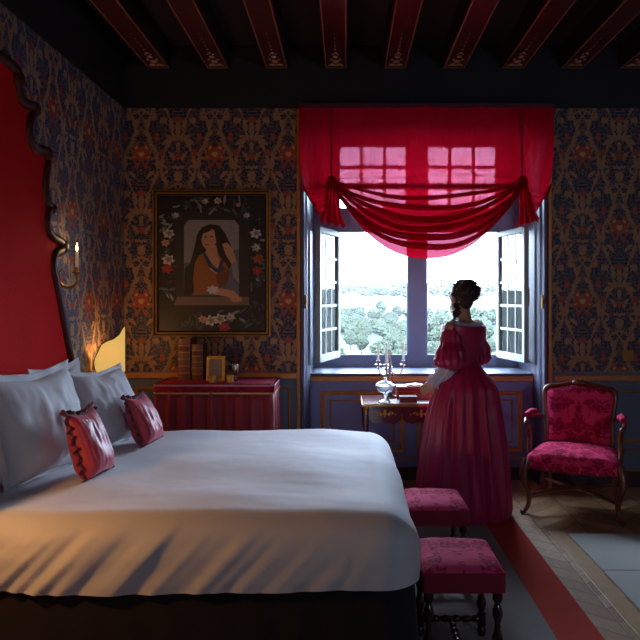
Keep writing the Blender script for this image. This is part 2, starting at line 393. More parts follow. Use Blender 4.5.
tg = NT('window_glass'); tr = tg.n('ShaderNodeBsdfTransparent'); tr.inputs[0].default_value = (.95, 1, .97, 1)
gl = tg.n('ShaderNodeBsdfGlossy'); gl.inputs[1].default_value = .02
fr_ = tg.n('ShaderNodeFresnel'); mixs = tg.n('ShaderNodeMixShader'); tg.t.links.new(fr_.outputs[0], mixs.inputs[0])
tg.t.links.new(tr.outputs[0], mixs.inputs[1]); tg.t.links.new(gl.outputs[0], mixs.inputs[2]); m_glass = tg.done(mixs)
WX = window()
def casement(hx, tipx, tipY, label):
    # swings in from its hinge; local +x runs from hinge to free edge
    d = Vector((tipx-hx, tipY-(YW-.02))); Wd = d.length; ang = math.atan2(d.y, d.x)
    o = thing('window_casement', label, 'window', (hx, YW-.02, 1.0), ang, 'open casements of the big window')
    H = 1.14; t = .022; b = MB(); fw = .045
    b.box(0, fw, -t, t, 0, H); b.box(Wd-fw, Wd, -t, t, 0, H); b.box(fw, Wd-fw, -t, t, 0, fw+.015); b.box(fw, Wd-fw, -t, t, H-fw, H)
    b.build('frame', m_white, o, smooth=False, bevel=.004)
    m = MB(); q = .011; x0, x1, z0, z1 = fw, Wd-fw, fw+.015, H-fw
    for k in (1, 2): c = x0+(x1-x0)*k/3; m.box(c-.008, c+.008, -.006, .006, z0, z1)
    for k in (1, 2, 3, 4): c = z0+(z1-z0)*k/5; m.box(x0, x1, -.008, .008, c-q, c+q)
    m.build('muntins', m_white, o, smooth=False)
    g = MB(); g.box(x0-.004, x1+.004, -.002, .002, z0-.004, z1+.004); g.build('glass', m_glass, o, smooth=False)
    # sloping weather bar on the lower edge
    w = MB(); sg = 1 if hx > .6 else -1
    w.prism([(0, -.0), (0, .05), (sg*.045, .0)], 0, 0.01, Wd-.01)
    w.build('weather_bar', m_white, o, smooth=False)
    k = MB(); k.tube([(Wd-.02, -.03*sg*-1, H*.42), (Wd-.02, -.03*sg*-1, H*.55)], .006); k.build('bolt', m_brass, o)
    return o
casement(WX[1], -.237, 5.86, 'white casement standing open on the left side of the window, three panes wide')
casement(WX[4], 1.512, 5.86, 'white casement standing open on the right side of the window beside the woman')
# brass shutter handles on the jambs
for (x, lab, s_) in ((OX0+.045, 'small brass shutter handle on the left window jamb', 1), (OX1-.045, 'small brass shutter handle on the right window jamb', -1)):
    o = thing('shutter_handle', lab, 'handle', (x, YB-.0, 1.51), 0, 'brass shutter handles')
    b = MB(); b.box(-.008, .008, -.004, .012, -.055, .055); b.build('plate', m_brass, o, smooth=False, bevel=.004)
    b = MB(); b.lathe([(.001, 0), (.007, .002), (.005, .02), (.014, .03), (.016, .038), (.008, .047), (.001, .049)], n=12, mat=Matrix.Rotation(radians(90), 3, 'X')); b.build('knob', m_brass, o)

# ------------------------------------------------------------ swagged blind of crimson voile
def voile():
    t = NT('crimson_voile'); o = t.obj()
    n = t.noise(o, 3, 3); c = t.mix(n, '#8c0418', '#a80820')
    df = t.n('ShaderNodeBsdfDiffuse'); t.put(df.inputs[0], c)
    tl = t.n('ShaderNodeBsdfTranslucent'); t.put(tl.inputs[0], t.mix(n, '#d00820', '#e80c2c'))
    tp = t.n('ShaderNodeBsdfTransparent'); tp.inputs[0].default_value = (1, .30, .50, 1)
    m1 = t.n('ShaderNodeMixShader'); m1.inputs[0].default_value = .30; t.t.links.new(df.outputs[0], m1.inputs[1]); t.t.links.new(tl.outputs[0], m1.inputs[2])
    m2 = t.n('ShaderNodeMixShader'); m2.inputs[0].default_value = .022; t.t.links.new(m1.outputs[0], m2.inputs[1]); t.t.links.new(tp.outputs[0], m2.inputs[2])
    return t.done(m2)
m_voile = voile()
blind = thing('swagged_blind', 'sheer crimson blind drawn up into a swag over the tall window', 'curtain', (0, 0, 0))
BX0, BX1, BT, BY = -.375, 1.665, 3.075, 5.60
GX0, GX1, GZ = -.115, 1.40, 2.46
def swag(u, v):
    t = 2*u-1; xm = (GX0+GX1)/2; hw = (GX1-GX0)/2
    x = xm+hw*t
    a = abs(t)
    zb = 1.855+(GZ-.01-1.855)*a**2.3
    flat = 2.66-.16*(a**3)                     # where the folds begin
    if v < .4: z = BT+(flat-BT)*(v/.4)
    else: z = flat+(zb-flat)*((v-.4)/.6)
    w = max(0, (v-.4)/.6)
    amp = .060*w*(1-.45*a)
    ph = w*2*pi*4.6+1.0*sin(3*t)+.6
    z += .034*w*sin(ph+1.2)*(1-w**6)*(1-.3*a)
    y = BY - .03*w - amp*(sin(w*2*pi*4.6+1.0*sin(3*t)+.6)+.35*sin(w*2*pi*10+2.2*sin(2.3*t+1))) - .05*w*(1-a*a)
    y += .006*sin(9*x*2*pi*.25+2)*(1-w)+.006*fbm((x*6, z*1.2, 0))*2
    y += .012*w*fbm((x*5, z*14, 3))
    y -= .03*math.exp(-((1-a)/.06)**2)*v
    return (x, y, z)
b = MB(); b.grid(swag, 150, 110); b.build('swag_panel', m_voile, blind, merge=False)
for k_, (zc, wd) in enumerate([(2.33, .035), (2.245, .045), (2.16, .05), (2.085, .05), (2.01, .055), (1.945, .05)]):
    def fold(u, v):
        t = 2*u-1; a = abs(t); zz = zc+.008*sin(5*t+k_*2)+(GZ-.005*k_-zc)*a**(2.0+.12*k_)
        lift = max(0, 1-a**8)
        return ((GX0+GX1)/2+(GX1-GX0)/2*t, BY-.085-.012*k_-.028*sin(pi*v)*lift+.004*sin(23*t+k_), zz+(v-.5)*wd*(.35+.65*lift)*(1-.4*a)+.3*wd*sin(pi*v)*lift)
    m = MB(); m.grid(fold, 90, 8); m.build('swag_fold', m_voile, blind, merge=False)
def side(sg):
    gx, ex = (GX0, BX0) if sg < 0 else (GX1, BX1)
    def fn(u, v):   # u 0 at the cord, 1 at the outer edge
        zb = GZ+.02-.10*u*(1.4-u)*2 + (.0 if u < .85 else (u-.85)*.6)
        x = gx+(ex-gx)*(u*(1-.10*v**6))
        z = BT+(zb-BT)*v
        y = BY-.012*sin(u*9+v*2)*v-.035*v**3*sin(u*pi)-.03*(1-u)**3*v + .008*fbm((x*7, z*2, 7))
        return (x, y, z)
    m = MB(); m.grid(fn, 40, 60); m.build('side_panel', m_voile, blind, merge=False)
    # lower flap swooping from the outer edge back to the cord
    def fl(u, v):
        x = gx+(ex-gx)*u*(1-.55*v)*.98
        z = GZ+.02-.10*u*(1.4-u)*2+(.0 if u < .85 else (u-.85)*.6) - v*(.17*(u**.5)+.03)
        y = BY-.035*sin(u*pi)-.02+.018*sin(v*14+u*3)*(.3+u)
        return (x, y, z)
    m = MB(); m.grid(fl, 30, 24); m.build('gathered_flap', m_voile, blind, merge=False)
    def tail(u, v):  # pleated fan hanging under the cord
        hw = .025+.070*v+.008*sin(v*7)
        cx = gx+(.04*v if sg > 0 else .012*v)
        x = cx+(u*2-1)*hw+.0
        z = GZ-.02-v*(.32-.05*sg*(u-.5)+.015*sin(u*23))+.02*abs(u-.5)
        y = BY-.06-.03*(.25+v)*(sin(u*2*pi*3.5+v*2)+.4*sin(u*2*pi*8+1))
        return (x, y, z)
    m = MB(); m.grid(tail, 70, 20); m.build('pleated_tail', m_voile, blind, merge=False)
    def knot(d): return 1+.12*sin(9*math.atan2(d.y, d.x)+3*d.z)
    m = MB(); m.ball((gx, BY-.055, GZ), (.04, .03, .045), 0, 24, 12, fn=knot); m.build('gather_knot', m_voile, blind)
    m = MB(); m.tube([(gx+.004*sin(i*2.1), BY-.028-.03*i/20*.6, BT-.02-(BT-GZ)*i/20) for i in range(21)], .0035, 6); m.build('cord', simple('crimson_cord', '#6e0a20'), blind)
side(-1); side(1)
b = MB(); b.box(px(311, 0, BY)[0], px(522, 0, BY)[0], BY+.03, BY+.045, 2.43, 2.465); b.build('batten', simple('batten_wood', '#5a1f22', .5), blind, smooth=False)
b = MB(); b.box(BX0, BX1, BY-.01, YB-.012, BT-.012, BT+.02); b.build('headrail', simple('headrail_red', '#570d1c', .6), blind, smooth=False)

# ------------------------------------------------------------ rugs
m_rug = simple('grey_rug_wool', '#968a88', .95, var=.18, vs=3, bump=.4, bs=250)
m_rugred = simple('red_rug_wool', '#cc3620', .95, var=.25, vs=6, bump=.4, bs=250)
rug = thing('area_rug', 'large grey rug with a wide red border under the bed and stools', 'rug', (0, 0, 0))
RX0, RX1, RY0, RY1, RB = -1.3, 1.165, 1.2, 5.14, .215
b = MB(); b.box(RX0+RB, RX1-RB, RY0+RB, RY1-RB, 0, .010); b.build('rug_field', m_rug, rug, smooth=False)
b = MB(); b.box(RX1-RB, RX1, RY0, RY1, 0, .010); b.box(RX0, RX0+RB, RY0, RY1, 0, .010); b.box(RX0+RB, RX1-RB, RY1-RB, RY1, 0, .010); b.box(RX0+RB, RX1-RB, RY0, RY0+RB, 0, .010)
b.build('rug_border', m_rugred, rug, smooth=False)
r2 = thing('pale_rug', 'pale grey-blue rug lying on the parquet before the armchair', 'rug', (0, 0, 0))
m_pale = simple('pale_blue_rug_wool', '#c0bfb6', .9, var=.16, vs=4, bump=.35, bs=220)
b = MB(); b.box(1.45, 3.3, 3.955, 4.56, 0, .009); b.build('rug_panel', m_pale, r2, smooth=False)
b = MB(); b.box(1.45, 3.3, 1.6, 3.945, 0, .009); b.build('rug_panel', m_pale, r2, smooth=False)
b = MB(); b.box(1.45, 3.3, 3.945, 3.955, 0, .007); b.build('rug_seam', simple('dark_seam', '#4a4c50', .9), r2, smooth=False)

# ------------------------------------------------------------ bed
m_sheet = simple('white_cotton', '#d2d0d4', .75, var=.04, bump=.05, bs=14, sheen=.2)
m_pillow = simple('white_pillow_cotton', '#d4d2d6', .75, var=.04, bump=.05, bs=25, sheen=.2)
m_val = simple('black_velvet_valance', '#1a0c10', .9, var=.3, sheen=.1)
m_hbred = simple('crimson_headboard_velvet', '#d0060c', .85, var=.22, vs=3, bump=.2, bs=120, spec=.15)
m_hbwood = simple('dark_carved_red_wood', '#420c0c', .45, var=.4, coat=.05, spec=.3)
BEDZ = .012
bed = thing('double_bed', 'wide bed with white bedding, black valance and tall scalloped red headboard', 'bed', (0, 0, BEDZ))
bx0, bx1, by0, by1, ztop, rr = -1.73, .305, 2.72, 4.72, .675, .17
def duvet():
    ix1, iy0, iy1 = bx1-rr, by0+rr, by1-rr
    b = MB()
    def top_z(x, y):
        c = .012*fbm((x*1.3, y*1.3, 1), 1, 2)*2 + .0022*fbm((x*2.2, y*3, 5)) + .012*math.exp(-((y-3.7)/.9)**2)
        c += .001*noise.noise(Vector((x*3-y*1.5, y*14+x*2, 2)))*max(0, min(1, (x+1.3)))
        return ztop-BEDZ+c
    # perimeter: headboard-near corner -> along near side -> foot -> far side
    per = []; n1, nc, n2 = 150, 14, 110
    for i in range(n1+1): per.append((bx0+(ix1-bx0)*i/n1, iy0, 0, -1))
    for i in range(1, nc): a = -pi/2+pi/2*i/nc; per.append((ix1, iy0, cos(a), sin(a)))
    for i in range(n2+1): per.append((ix1, iy0+(iy1-iy0)*i/n2, 1, 0))
    for i in range(1, nc): a = pi/2*i/nc; per.append((ix1, iy1, cos(a), sin(a)))
    for i in range(n1+1): per.append((ix1-(ix1-bx0)*i/n1, iy1, 0, 1))
    arc = rr*pi/2; NV = 34
    def skirt(u, v):
        k = u*(len(per)-1); i = min(int(round(k)), len(per)-1); x, y, nx, ny = per[i]
        hem = .395+.010*sin(x*3.1+.6)
        Lmax = arc+(ztop-rr-hem); L = Lmax*v
        if L < arc: rad = rr*sin(L/rr); dz = rr*(1-cos(L/rr))
        else: rad = rr; dz = rr+(L-arc)
        f = max(0, min(1, (L-.06)/.15))
        s_ = x if abs(ny) > .5 else y
        if ny < -.3:   # slanting pulls in the near side, towards the headboard
            q = s_*5.6 + dz*5.4*(1 if s_ < .0 else .6)
            wv = noise.noise(Vector((q*1.5, dz*1.2, 4)))*1.3 + .55*noise.noise(Vector((q*3.7, dz*2, 9)))
            wv += .45*(1-3*abs(noise.noise(Vector((q*3.1+5, dz*1.5, 14)))))*max(0, noise.noise(Vector((s_*1.7, dz*2, 21)))+.25)*2
            rad += f*.017*wv*max(.25, min(1, (.0-x)/1.0+.25)) + .022*sin(pi*min(1, f))*.3
        else: rad += f*.010*noise.noise(Vector((s_*3, dz*3, 2)))
        rad -= .04*max(0, v-.9)
        return (x+nx*rad, y+ny*rad, top_z(x, y)-dz)
    b.grid(skirt, len(per)-1, NV)
    b.grid(lambda u, v: (bx0+(ix1-bx0)*u, iy0+(iy1-iy0)*v, top_z(bx0+(ix1-bx0)*u, iy0+(iy1-iy0)*v)), n1, n2)
    return b.build('duvet', m_sheet, bed)
duvet()
b = MB(); b.box(bx0+.02, bx1-.09, by0+.09, by1-.09, .10, .50); b.build('mattress', m_sheet, bed, bevel=.03)
def valance():
    b = MB(); x1, y0, y1, R_ = bx1-.03, by0+.035, by1-.035, .14
    pts = []; n = int((x1-R_-bx0)/.012)
    for i in range(n): pts.append((bx0+(x1-R_-bx0)*i/n, y0, 0, -1))
    for i in range(12): a = -pi/2+pi/2*i/12; pts.append((x1-R_+R_*cos(a), y0+R_+R_*sin(a), cos(a), sin(a)))
    n = int((y1-y0-2*R_)/.012)
    for i in range(n): pts.append((x1, y0+R_+(y1-y0-2*R_)*i/n, 1, 0))
    for i in range(12): a = pi/2*i/12; pts.append((x1-R_+R_*cos(a), y1-R_+R_*sin(a), cos(a), sin(a)))
    n = int((x1-R_-bx0)/.012)
    for i in range(n+1): pts.append((x1-R_-(x1-R_-bx0)*i/n, y1, 0, 1))
    def fn(u, v):
        i = int(round(u*(len(pts)-1))); x, y, nx, ny = pts[i]; d = .004*sin(i*.45)*v+.035*v
        return (x+nx*d, y+ny*d, .44-.435*v)
    b.grid(fn, len(pts)-1, 8); return b.build('valance', m_val, bed, merge=False, solid=.004)
valance()
HBX = -1.79
hb_half = [(.96, .30), (.95, 1.06), (.92, 1.135), (.82, 1.34), (.71, 1.59), (.64, 1.72), (.655, 1.78), (.72, 1.80), (.765, 1.84), (.75, 1.90), (.68, 1.925), (.60, 1.94),
           (.555, 1.98), (.575, 2.05), (.60, 2.09), (.55, 2.12), (.53, 2.20), (.56, 2.32), (.56, 2.37), (.49, 2.42), (.38, 2.41), (.33, 2.43), (.32, 2.48), (.36, 2.54), (.385, 2.58), (.37, 2.635), (.28, 2.63), (.215, 2.63), (.20, 2.70), (.18, 2.76), (.08, 2.785)]
hc = 3.54
out = [(hc+a, z-BEDZ) for a, z in hb_half]+[(hc-a, z-BEDZ) for a, z in reversed(hb_half)]
def inset(poly, d):
    res = []; n = len(poly)
    for i in range(n):
        p0, p, p1 = Vector(poly[i-1]), Vector(poly[i]), Vector(poly[(i+1) % n])
        t = (p1-p0).normalized(); nn = Vector((-t.y, t.x)); res.append((p.x+nn.x*d, p.y+nn.y*d))
    return res
ins = inset(out, .015)
b = MB(); b.prism(ins, 0, HBX, HBX+.05); b.build('headboard_panel', m_hbred, bed, smooth=False)
def crsmooth(pts, k=4):
    r = []
    for i in range(len(pts)-1):
        p0 = Vector(pts[max(i-1, 0)]); p1 = Vector(pts[i]); p2 = Vector(pts[i+1]); p3 = Vector(pts[min(i+2, len(pts)-1)])
        for j in range(k):
            t = j/k; r.append(.5*((2*p1)+(-p0+p2)*t+(2*p0-5*p1+4*p2-p3)*t*t+(-p0+3*p1-3*p2+p3)*t**3))
    r.append(Vector(pts[-1])); return r
fpts = crsmooth([(HBX+.045, y, z) for y, z in inset(out, .028)], 3)
b = MB(); b.tube(fpts, .032, 10)
for (a, z, r_) in [(.76, 1.86, .045), (.59, 2.07, .035), (.53, 2.38, .045), (.365, 2.60, .042), (.17, 2.70, .05)]:
    for q in (-1, 1): b.ball((HBX+.055, hc+q*a, z-BEDZ), (.032, r_, r_), 0, 16, 10)
b.build('headboard_frame', m_hbwood, bed)

def pillow(name, label, cat, w, h, d, loc, rot, mat_, flange=0, group=None, ruffle=None, seed=0):
    # local: face normal +x, width along y, height z (base at 0)
    o = thing(name, label, cat, loc, 0, group); o.rotation_euler = rot
    b = MB(); n = 36
    def fn(sg):
        def g(u, v):
            s_, t_ = 2*u-1, 2*v-1
            e = (max(0, 1-abs(s_)**2.6)*max(0, 1-abs(t_)**2.6))**.42
            pin = 1-.07*(1-abs(t_)**2)*abs(s_)**4*1.0; pin2 = 1-.07*(1-abs(s_)**2)*abs(t_)**4
            wr = .010*noise.noise(Vector((s_*2.5+seed, t_*2.5, sg)))+.006*noise.noise(Vector((s_*7+seed, t_*3, sg+5)))
            sag = -.05*h*(1-abs(s_))*max(0, t_)**2
            return (sg*(d/2*e*(1-.25*t_))+wr*e*(.8 if ruffle else 1.6), s_*w/2*pin, h/2+t_*h/2*pin2+sag)
        return g
    b.grid(fn(1), n, n); b.grid(fn(-1), n, n)
    b.build('cushion_body', mat_, o)
    if flange or ruffle:
        per = []
        N = 240 if ruffle else 120
        fw = flange or .024
        def fl(u, v):
            a = u*4; k = int(a) % 4; f = a-int(a)
            s_, t_ = [(-1+2*f, -1), (1, -1+2*f), (1-2*f, 1), (-1, 1-2*f)][k]
            r = 1+v*fw/(w/2); r2 = 1+v*fw/(h/2)
            pin = 1-.07*(1-abs(t_)**2)*abs(s_)**4; pin2 = 1-.07*(1-abs(s_)**2)*abs(t_)**4
            sag = -.05*h*(1-abs(s_))*max(0, t_)**2
            wob = (.012*sin(u*2*pi*30)+.006*sin(u*2*pi*47)) if ruffle else (.012*noise.noise(Vector((s_*3+seed, t_*3, 8)))*2)
            z = h/2+t_*h/2*pin2*r2+sag
            return (wob*v, s_*w/2*pin*r, max(z, .003+.002*v))
        f = MB(); f.grid(fl, N, 4, wrap=True)
        f.build('ruffle' if ruffle else 'flange', ruffle or mat_, o, merge=False, solid=.004)
    return o
PZ = .69
# far pair and near pair of pillows
pillow('bed_pillow', 'white pillow leaning upright against the headboard behind the near front pillow', 'pillow', .62, .50, .16, (-1.55, 2.90, PZ), (0, radians(-12), radians(4)), m_pillow, .035, 'white bed pillows', seed=1)
pillow('bed_pillow', 'large white flanged pillow in front on the near side, behind the near burgundy cushion', 'pillow', .64, .50, .22, (-1.44, 3.42, PZ), (0, radians(-14), radians(-10)), m_pillow, .04, 'white bed pillows', seed=4)
pillow('bed_pillow', 'white pillow mostly hidden behind the far front pillow, against the headboard', 'pillow', .62, .46, .16, (-1.57, 4.02, PZ), (0, radians(-12), radians(0)), m_pillow, .035, 'white bed pillows', seed=9)
pillow('bed_pillow', 'white pillow in front on the far side of the bed, behind the far burgundy cushion', 'pillow', .50, .46, .18, (-1.34, 4.20, PZ-.01), (0, radians(-24), radians(-16)), m_pillow, .03, 'white bed pillows', seed=13)
m_burg = simple('burgundy_satin', '#b8324a', .42, var=.2, bump=.15, bs=20, sheen=.5, sheen_tint='#ffb0c0')
m_ruf = simple('dark_burgundy_ruffle', '#6c0f2a', .7, var=.3, sheen=.3)
pillow('throw_cushion', 'small burgundy ruffled cushion on the near side of the bed', 'cushion', .25, .33, .14, (-1.20, 3.40, PZ-.005), (0, radians(-18), radians(-8)), m_burg, 0, 'burgundy ruffled cushions', m_ruf, seed=3)
pillow('throw_cushion', 'small burgundy ruffled cushion on the far side of the bed', 'cushion', .26, .30, .14, (-1.15, 4.16, PZ-.005), (0, radians(-22), radians(-6)), m_burg, 0, 'burgundy ruffled cushions', m_ruf, seed=6)

# ------------------------------------------------------------ wall lights
def emis(name, c, st):
    t = NT(name); e = t.n('ShaderNodeEmission'); e.inputs[0].default_value = lin(c); e.inputs[1].default_value = st; return t.done(e)
m_flame = emis('candle_flame', '#ffc870', 14)
t = NT('white_wax'); q1 = t.n('ShaderNodeBsdfDiffuse'); q1.inputs[0].default_value = (.82, .80, .74, 1); q2 = t.n('ShaderNodeBsdfTranslucent'); q2.inputs[0].default_value = (.85, .83, .78, 1); q3 = t.n('ShaderNodeMixShader'); q3.inputs[0].default_value = .4
t.t.links.new(q1.outputs[0], q3.inputs[1]); t.t.links.new(q2.outputs[0], q3.inputs[2]); m_wax = t.done(q3)
def point(parent, loc, power, c, r=.03):
    l = bpy.data.lights.new('lamp_light', 'POINT'); l.energy = power; l.color = c; l.shadow_soft_size = r
    o = bpy.data.objects.new('lamp_light', l); COL.objects.link(o); o.parent = parent; o.location = loc; return o
def sconce(y, label):
    o = thing('candle_sconce', label, 'wall light', (XL, y, 1.66), 0)
    b = MB(); b.lathe([(.001, 0), (.03, .002), (.026, .01), (.012, .016), (.001, .018)], n=16, mat=Matrix.Rotation(radians(90), 3, 'Y'), sx=1.5); b.build('wall_plate', m_brass, o)
    b = MB(); b.tube(crsmooth([(.01, 0, 0), (.05, 0, -.045), (.10, 0, -.05), (.135, 0, -.01), (.13, 0, .03)], 5), .008, 8)
    b.tube(crsmooth([(.03, 0, -.02), (.015, 0, .03), (.04, 0, .06), (.055, 0, .035)], 5), .005, 8); b.build('arm', m_brass, o)
    b = MB(); b.lathe([(.004, .02), (.012, .03), (.028, .042), (.030, .048), (.012, .05), (.014, .075), (.010, .078)], (.13, 0, 0), 16); b.build('candle_cup', m_brass, o)
    b = MB(); b.lathe([(.009, .06), (.009, .17), (.004, .174)], (.13, 0, 0), 12); b.build('candle', m_wax, o)
    b = MB(); b.lathe([(.001, .176), (.006, .185), (.0075, .195), (.004, .212), (.0005, .23)], (.13, 0, 0), 10); b.build('flame', m_flame, o)
    point(o, (.16, .06, .22), .8, (1, .62, .3), .02)
    return o
sconce(4.37, 'brass wall sconce with one lit white candle beside the headboard')
def shade_mat():
    t = NT('parchment_lamp_shade'); e = t.n('ShaderNodeEmission'); n = t.noise(t.obj(), 5, 2)
    t.put(e.inputs[0], t.mix(n, '#ffc860', '#ffdc88')); e.inputs[1].default_value = .6
    tl = t.n('ShaderNodeBsdfTranslucent'); tl.inputs[0].default_value = lin('#6a5430'); a = t.n('ShaderNodeAddShader')
    t.t.links.new(e.outputs[0], a.inputs[0]); t.t.links.new(tl.outputs[0], a.inputs[1]); return t.done(a)
m_shade = shade_mat(); m_trim = simple('brown_braid', '#6a4a2a', .7)
def shield_lamp(y, label, power):
    o = thing('shield_lamp', label, 'wall light', (XL, y, 1.0), 0, 'shield-shaded wall lamps')
    # outline of the shade in x (out from the wall) and z
    prof = [(.245, .02), (.245, .345), (.225, .325), (.205, .285), (.17, .255), (.125, .24), (.085, .215), (.065, .18), (.05, .15), (.03, .12), (.022, .085), (.03, .04), (.05, .0), (.12, -.01)]
    b = MB(); vs = []; n = len(prof)
    def bow(x): return -.05*sin(pi*min(1, max(0, (x)/.26)))
    cen = (.14, .13)
    vs = [(x, bow(x), z) for x, z in prof]+[((x+cen[0])/2, bow((x+cen[0])/2), (z+cen[1])/2) for x, z in prof]+[(cen[0], bow(cen[0]), cen[1])]
    fs = [(i, (i+1) % n, n+(i+1) % n, n+i) for i in range(n)]+[(n+i, n+(i+1) % n, 2*n) for i in range(n)]
    b.add(vs, fs); b.build('lamp_shade', m_shade, o, solid=.003)
    b = MB(); b.tube([(x, bow(x), z) for x, z in prof], .0045, 6, closed=True); b.build('shade_trim', m_trim, o)
    b = MB(); b.tube([(0, .04, .05), (.06, .05, .03), (.13, .045, .05), (.13, .03, .10)], .007, 8); b.lathe([(.03, 0), (.026, .01), (.001, .012)], (0, .04, .05), 14, mat=Matrix.Rotation(radians(90), 3, 'Y')); b.build('bracket', m_brass, o)
    b = MB(); b.ball((.13, .03, .14), .022); b.build('bulb', emis('warm_bulb', '#ffb860', 8), o)
    point(o, (.13, -.00 if power > 20 else .04, .16), power, (1, .46, .13), .04)
    return o
shield_lamp(4.98, 'yellow glowing shield-shaped lamp shade on the side wall beyond the far pillows', 4.5)
shield_lamp(2.35, 'yellow glowing shield-shaped wall lamp beside the near side of the bed', 31)

# ------------------------------------------------------------ painting
def painting():
    x0, z1 = px(152.5, 189.5, 5.68); x1, z0 = px(270.5, 336.5, 5.68)
    cx, cz = (x0+x1)/2, (z0+z1)/2; w, h = x1-x0, z1-z0
    o = thing('framed_painting', 'gilt framed oil portrait of a dark-haired woman within a painted flower garland', 'painting', (cx, YB-.001, z0))
    b = MB(); prof = [(0, 0), (0, .03), (.012, .04), (.022, .022), (.034, .03), (.045, .012), (.045, 0)]
    fr = [(-w/2, 0), (w/2, 0), (w/2, h), (-w/2, h)]; n = len(prof); vs = []; fs = []
    for (x, z) in fr:
        sx = 1 if x < 0 else -1; sz = 1 if z == 0 else -1
        for (q, d) in prof: vs.append((x+sx*q, -d, z+sz*q))
    for k in range(4):
        for i in range(n-1): a = k*n+i; c = ((k+1) % 4)*n+i; fs.append((a, c, c+1, a+1))
    mi = [1 if i % n in (2, 3) else 0 for i in range(0)]
    b.add(vs, fs); b.m = [1 if (j % (n-1)) in (2, 4) else 0 for j in range(len(fs))]
    b.build('frame', [m_gold2, simple('frame_shadow_line', '#3a2412', .5)], o, smooth=False)
    cols = ['#171214', '#2b2420', '#8f8a85', '#5d6672', '#1c100c', '#9d5a1e', '#c98f6c', '#26385c', '#cfc6bd', '#a8241c', '#8d8f88', '#3d4a4c', '#c98a7a', '#6a3c16', '#7a6152']
    mats = [simple('oil_paint_%s' % n_, c, .45, var=.3, vs=40) for n_, c in zip(['black','umber','grey_sky','slate','hair','ochre','skin','blue','white','red','pale_leaf','dark_leaf','pink','shadow_ochre','stone'], cols)]
    c = MB(); L = [0]
    K = 1/(3.556*sc(5.68))
    def P(x, y): return ((x-324)*K, -(y-300)*K+h/2)
    def poly(pts, m):
        L[0] += 1; yy = -.006-L[0]*.00004
        q = [P(*p) for p in pts]; c.add([(a, yy, z) for a, z in q], [tuple(range(len(q)))], m)
    def el(x, y, rx, ry, m, rot=0, pet=0):
        N = 22; a0 = radians(rot); pts = []
        for i in range(N):
            a = 2*pi*i/N; r = 1+(.25*sin(pet*a) if pet else 0); u, v = rx*r*cos(a), ry*r*sin(a); pts.append((x+u*cos(a0)-v*sin(a0), y+u*sin(a0)+v*cos(a0)))
        poly(pts, m)
    poly([(126, 46), (522, 46), (522, 554), (126, 554)], 0)
    poly([(188, 115), (456, 115), (456, 450), (188, 450)], 1)
    poly([(200, 420), (456, 420), (456, 450), (188, 450)], 14)
    poly([(240, 146), (404, 146), (420, 165), (420, 415), (224, 415), (224, 165)], 2)
    poly([(224, 300), (420, 250), (420, 415), (224, 415)], 3)
    # hair behind the shoulders
    poly([(318, 160), (350, 166), (372, 195), (392, 240), (402, 290), (380, 330), (300, 330), (250, 415), (224, 415), (226, 320), (246, 300), (262, 240), (270, 200), (288, 172)], 4)
    # dress
    poly([(300, 262), (345, 268), (372, 300), (388, 330), (380, 370), (340, 400), (262, 415), (256, 360), (262, 300), (278, 272)], 5)
    poly([(352, 300), (388, 330), (380, 370), (350, 392), (338, 350)], 13)
    poly([(300, 258), (340, 266), (352, 290), (345, 318), (316, 300)], 6)
    poly([(310, 300), (345, 330), (360, 300), (352, 330), (340, 338), (318, 322)], 8)
    poly([(288, 262), (300, 262), (330, 312), (346, 322), (356, 286), (366, 292), (356, 334), (338, 334), (312, 312)], 7)
    # raised arm
    poly([(360, 232), (378, 226), (398, 250), (414, 300), (418, 350), (400, 352), (392, 300), (372, 268)], 6)
    poly([(392, 300), (414, 296), (422, 372), (400, 352)], 2)
    # lower arm and hand
    poly([(320, 385), (400, 398), (432, 428), (428, 438), (400, 440), (380, 420), (320, 410)], 6)
    el(326, 395, 20, 14, 8, 0, 7)
    # neck and face
    poly([(302, 240), (340, 236), (346, 275), (304, 272)], 6)
    el(314, 214, 27, 37, 6, 8); el(300, 182, 26, 10, 4, -20)
    poly([(330, 172), (352, 190), (358, 250), (344, 262), (338, 220)], 4)
    el(301, 207, 6, 2, 4); el(322, 205, 6, 2, 4); el(305, 234, 8, 2.6, 9); el(309, 222, 3, 6, 12)
    random.seed(3)
    ring = [(170, 195, 18), (158, 228, 14), (168, 288, 20), (165, 320, 19), (480, 195, 18), (482, 245, 16), (490, 285, 18), (486, 328, 16), (320, 505, 20), (352, 500, 20), (390, 492, 18), (368, 528, 20), (290, 500, 14), (195, 130, 12), (448, 130, 12), (300, 80, 12), (345, 78, 12), (418, 92, 8)]
    cc = [8, 12, 8, 9, 8, 10, 5, 9, 8, 8, 10, 9, 12, 10, 10, 10, 8, 12]
    for i in range(150):
        t = random.random()
        s_ = random.choice('tblr'); 
        if s_ == 't': x, y = random.uniform(190, 460), random.uniform(66, 118)
        elif s_ == 'b': x, y = random.uniform(200, 470), random.uniform(465, 540)
        elif s_ == 'l': x, y = random.uniform(140, 186), random.uniform(130, 440)
        else: x, y = random.uniform(462, 512), random.uniform(130, 520)
        el(x, y, random.uniform(8, 20), random.uniform(2.5, 5), random.choice([10, 11, 11, 11, 1, 11, 3]), random.uniform(0, 180))
    for (x, y, r), m in zip(ring, cc):
        el(x, y, r, r*.85, m, 0, 6); el(x+2, y-1, r*.6, r*.5, {8: 2, 12: 6, 9: 9, 10: 8, 5: 9}[m], 20, 5); el(x, y, r*.2, r*.2, 5)
    c.build('canvas', mats, o, smooth=False, merge=False, recalc=False)
    bk = MB(); bk.box(-w/2+.01, w/2-.01, -.0055, -.0, .01, h-.01); bk.build('backing', m_dark, o, smooth=False)
painting()

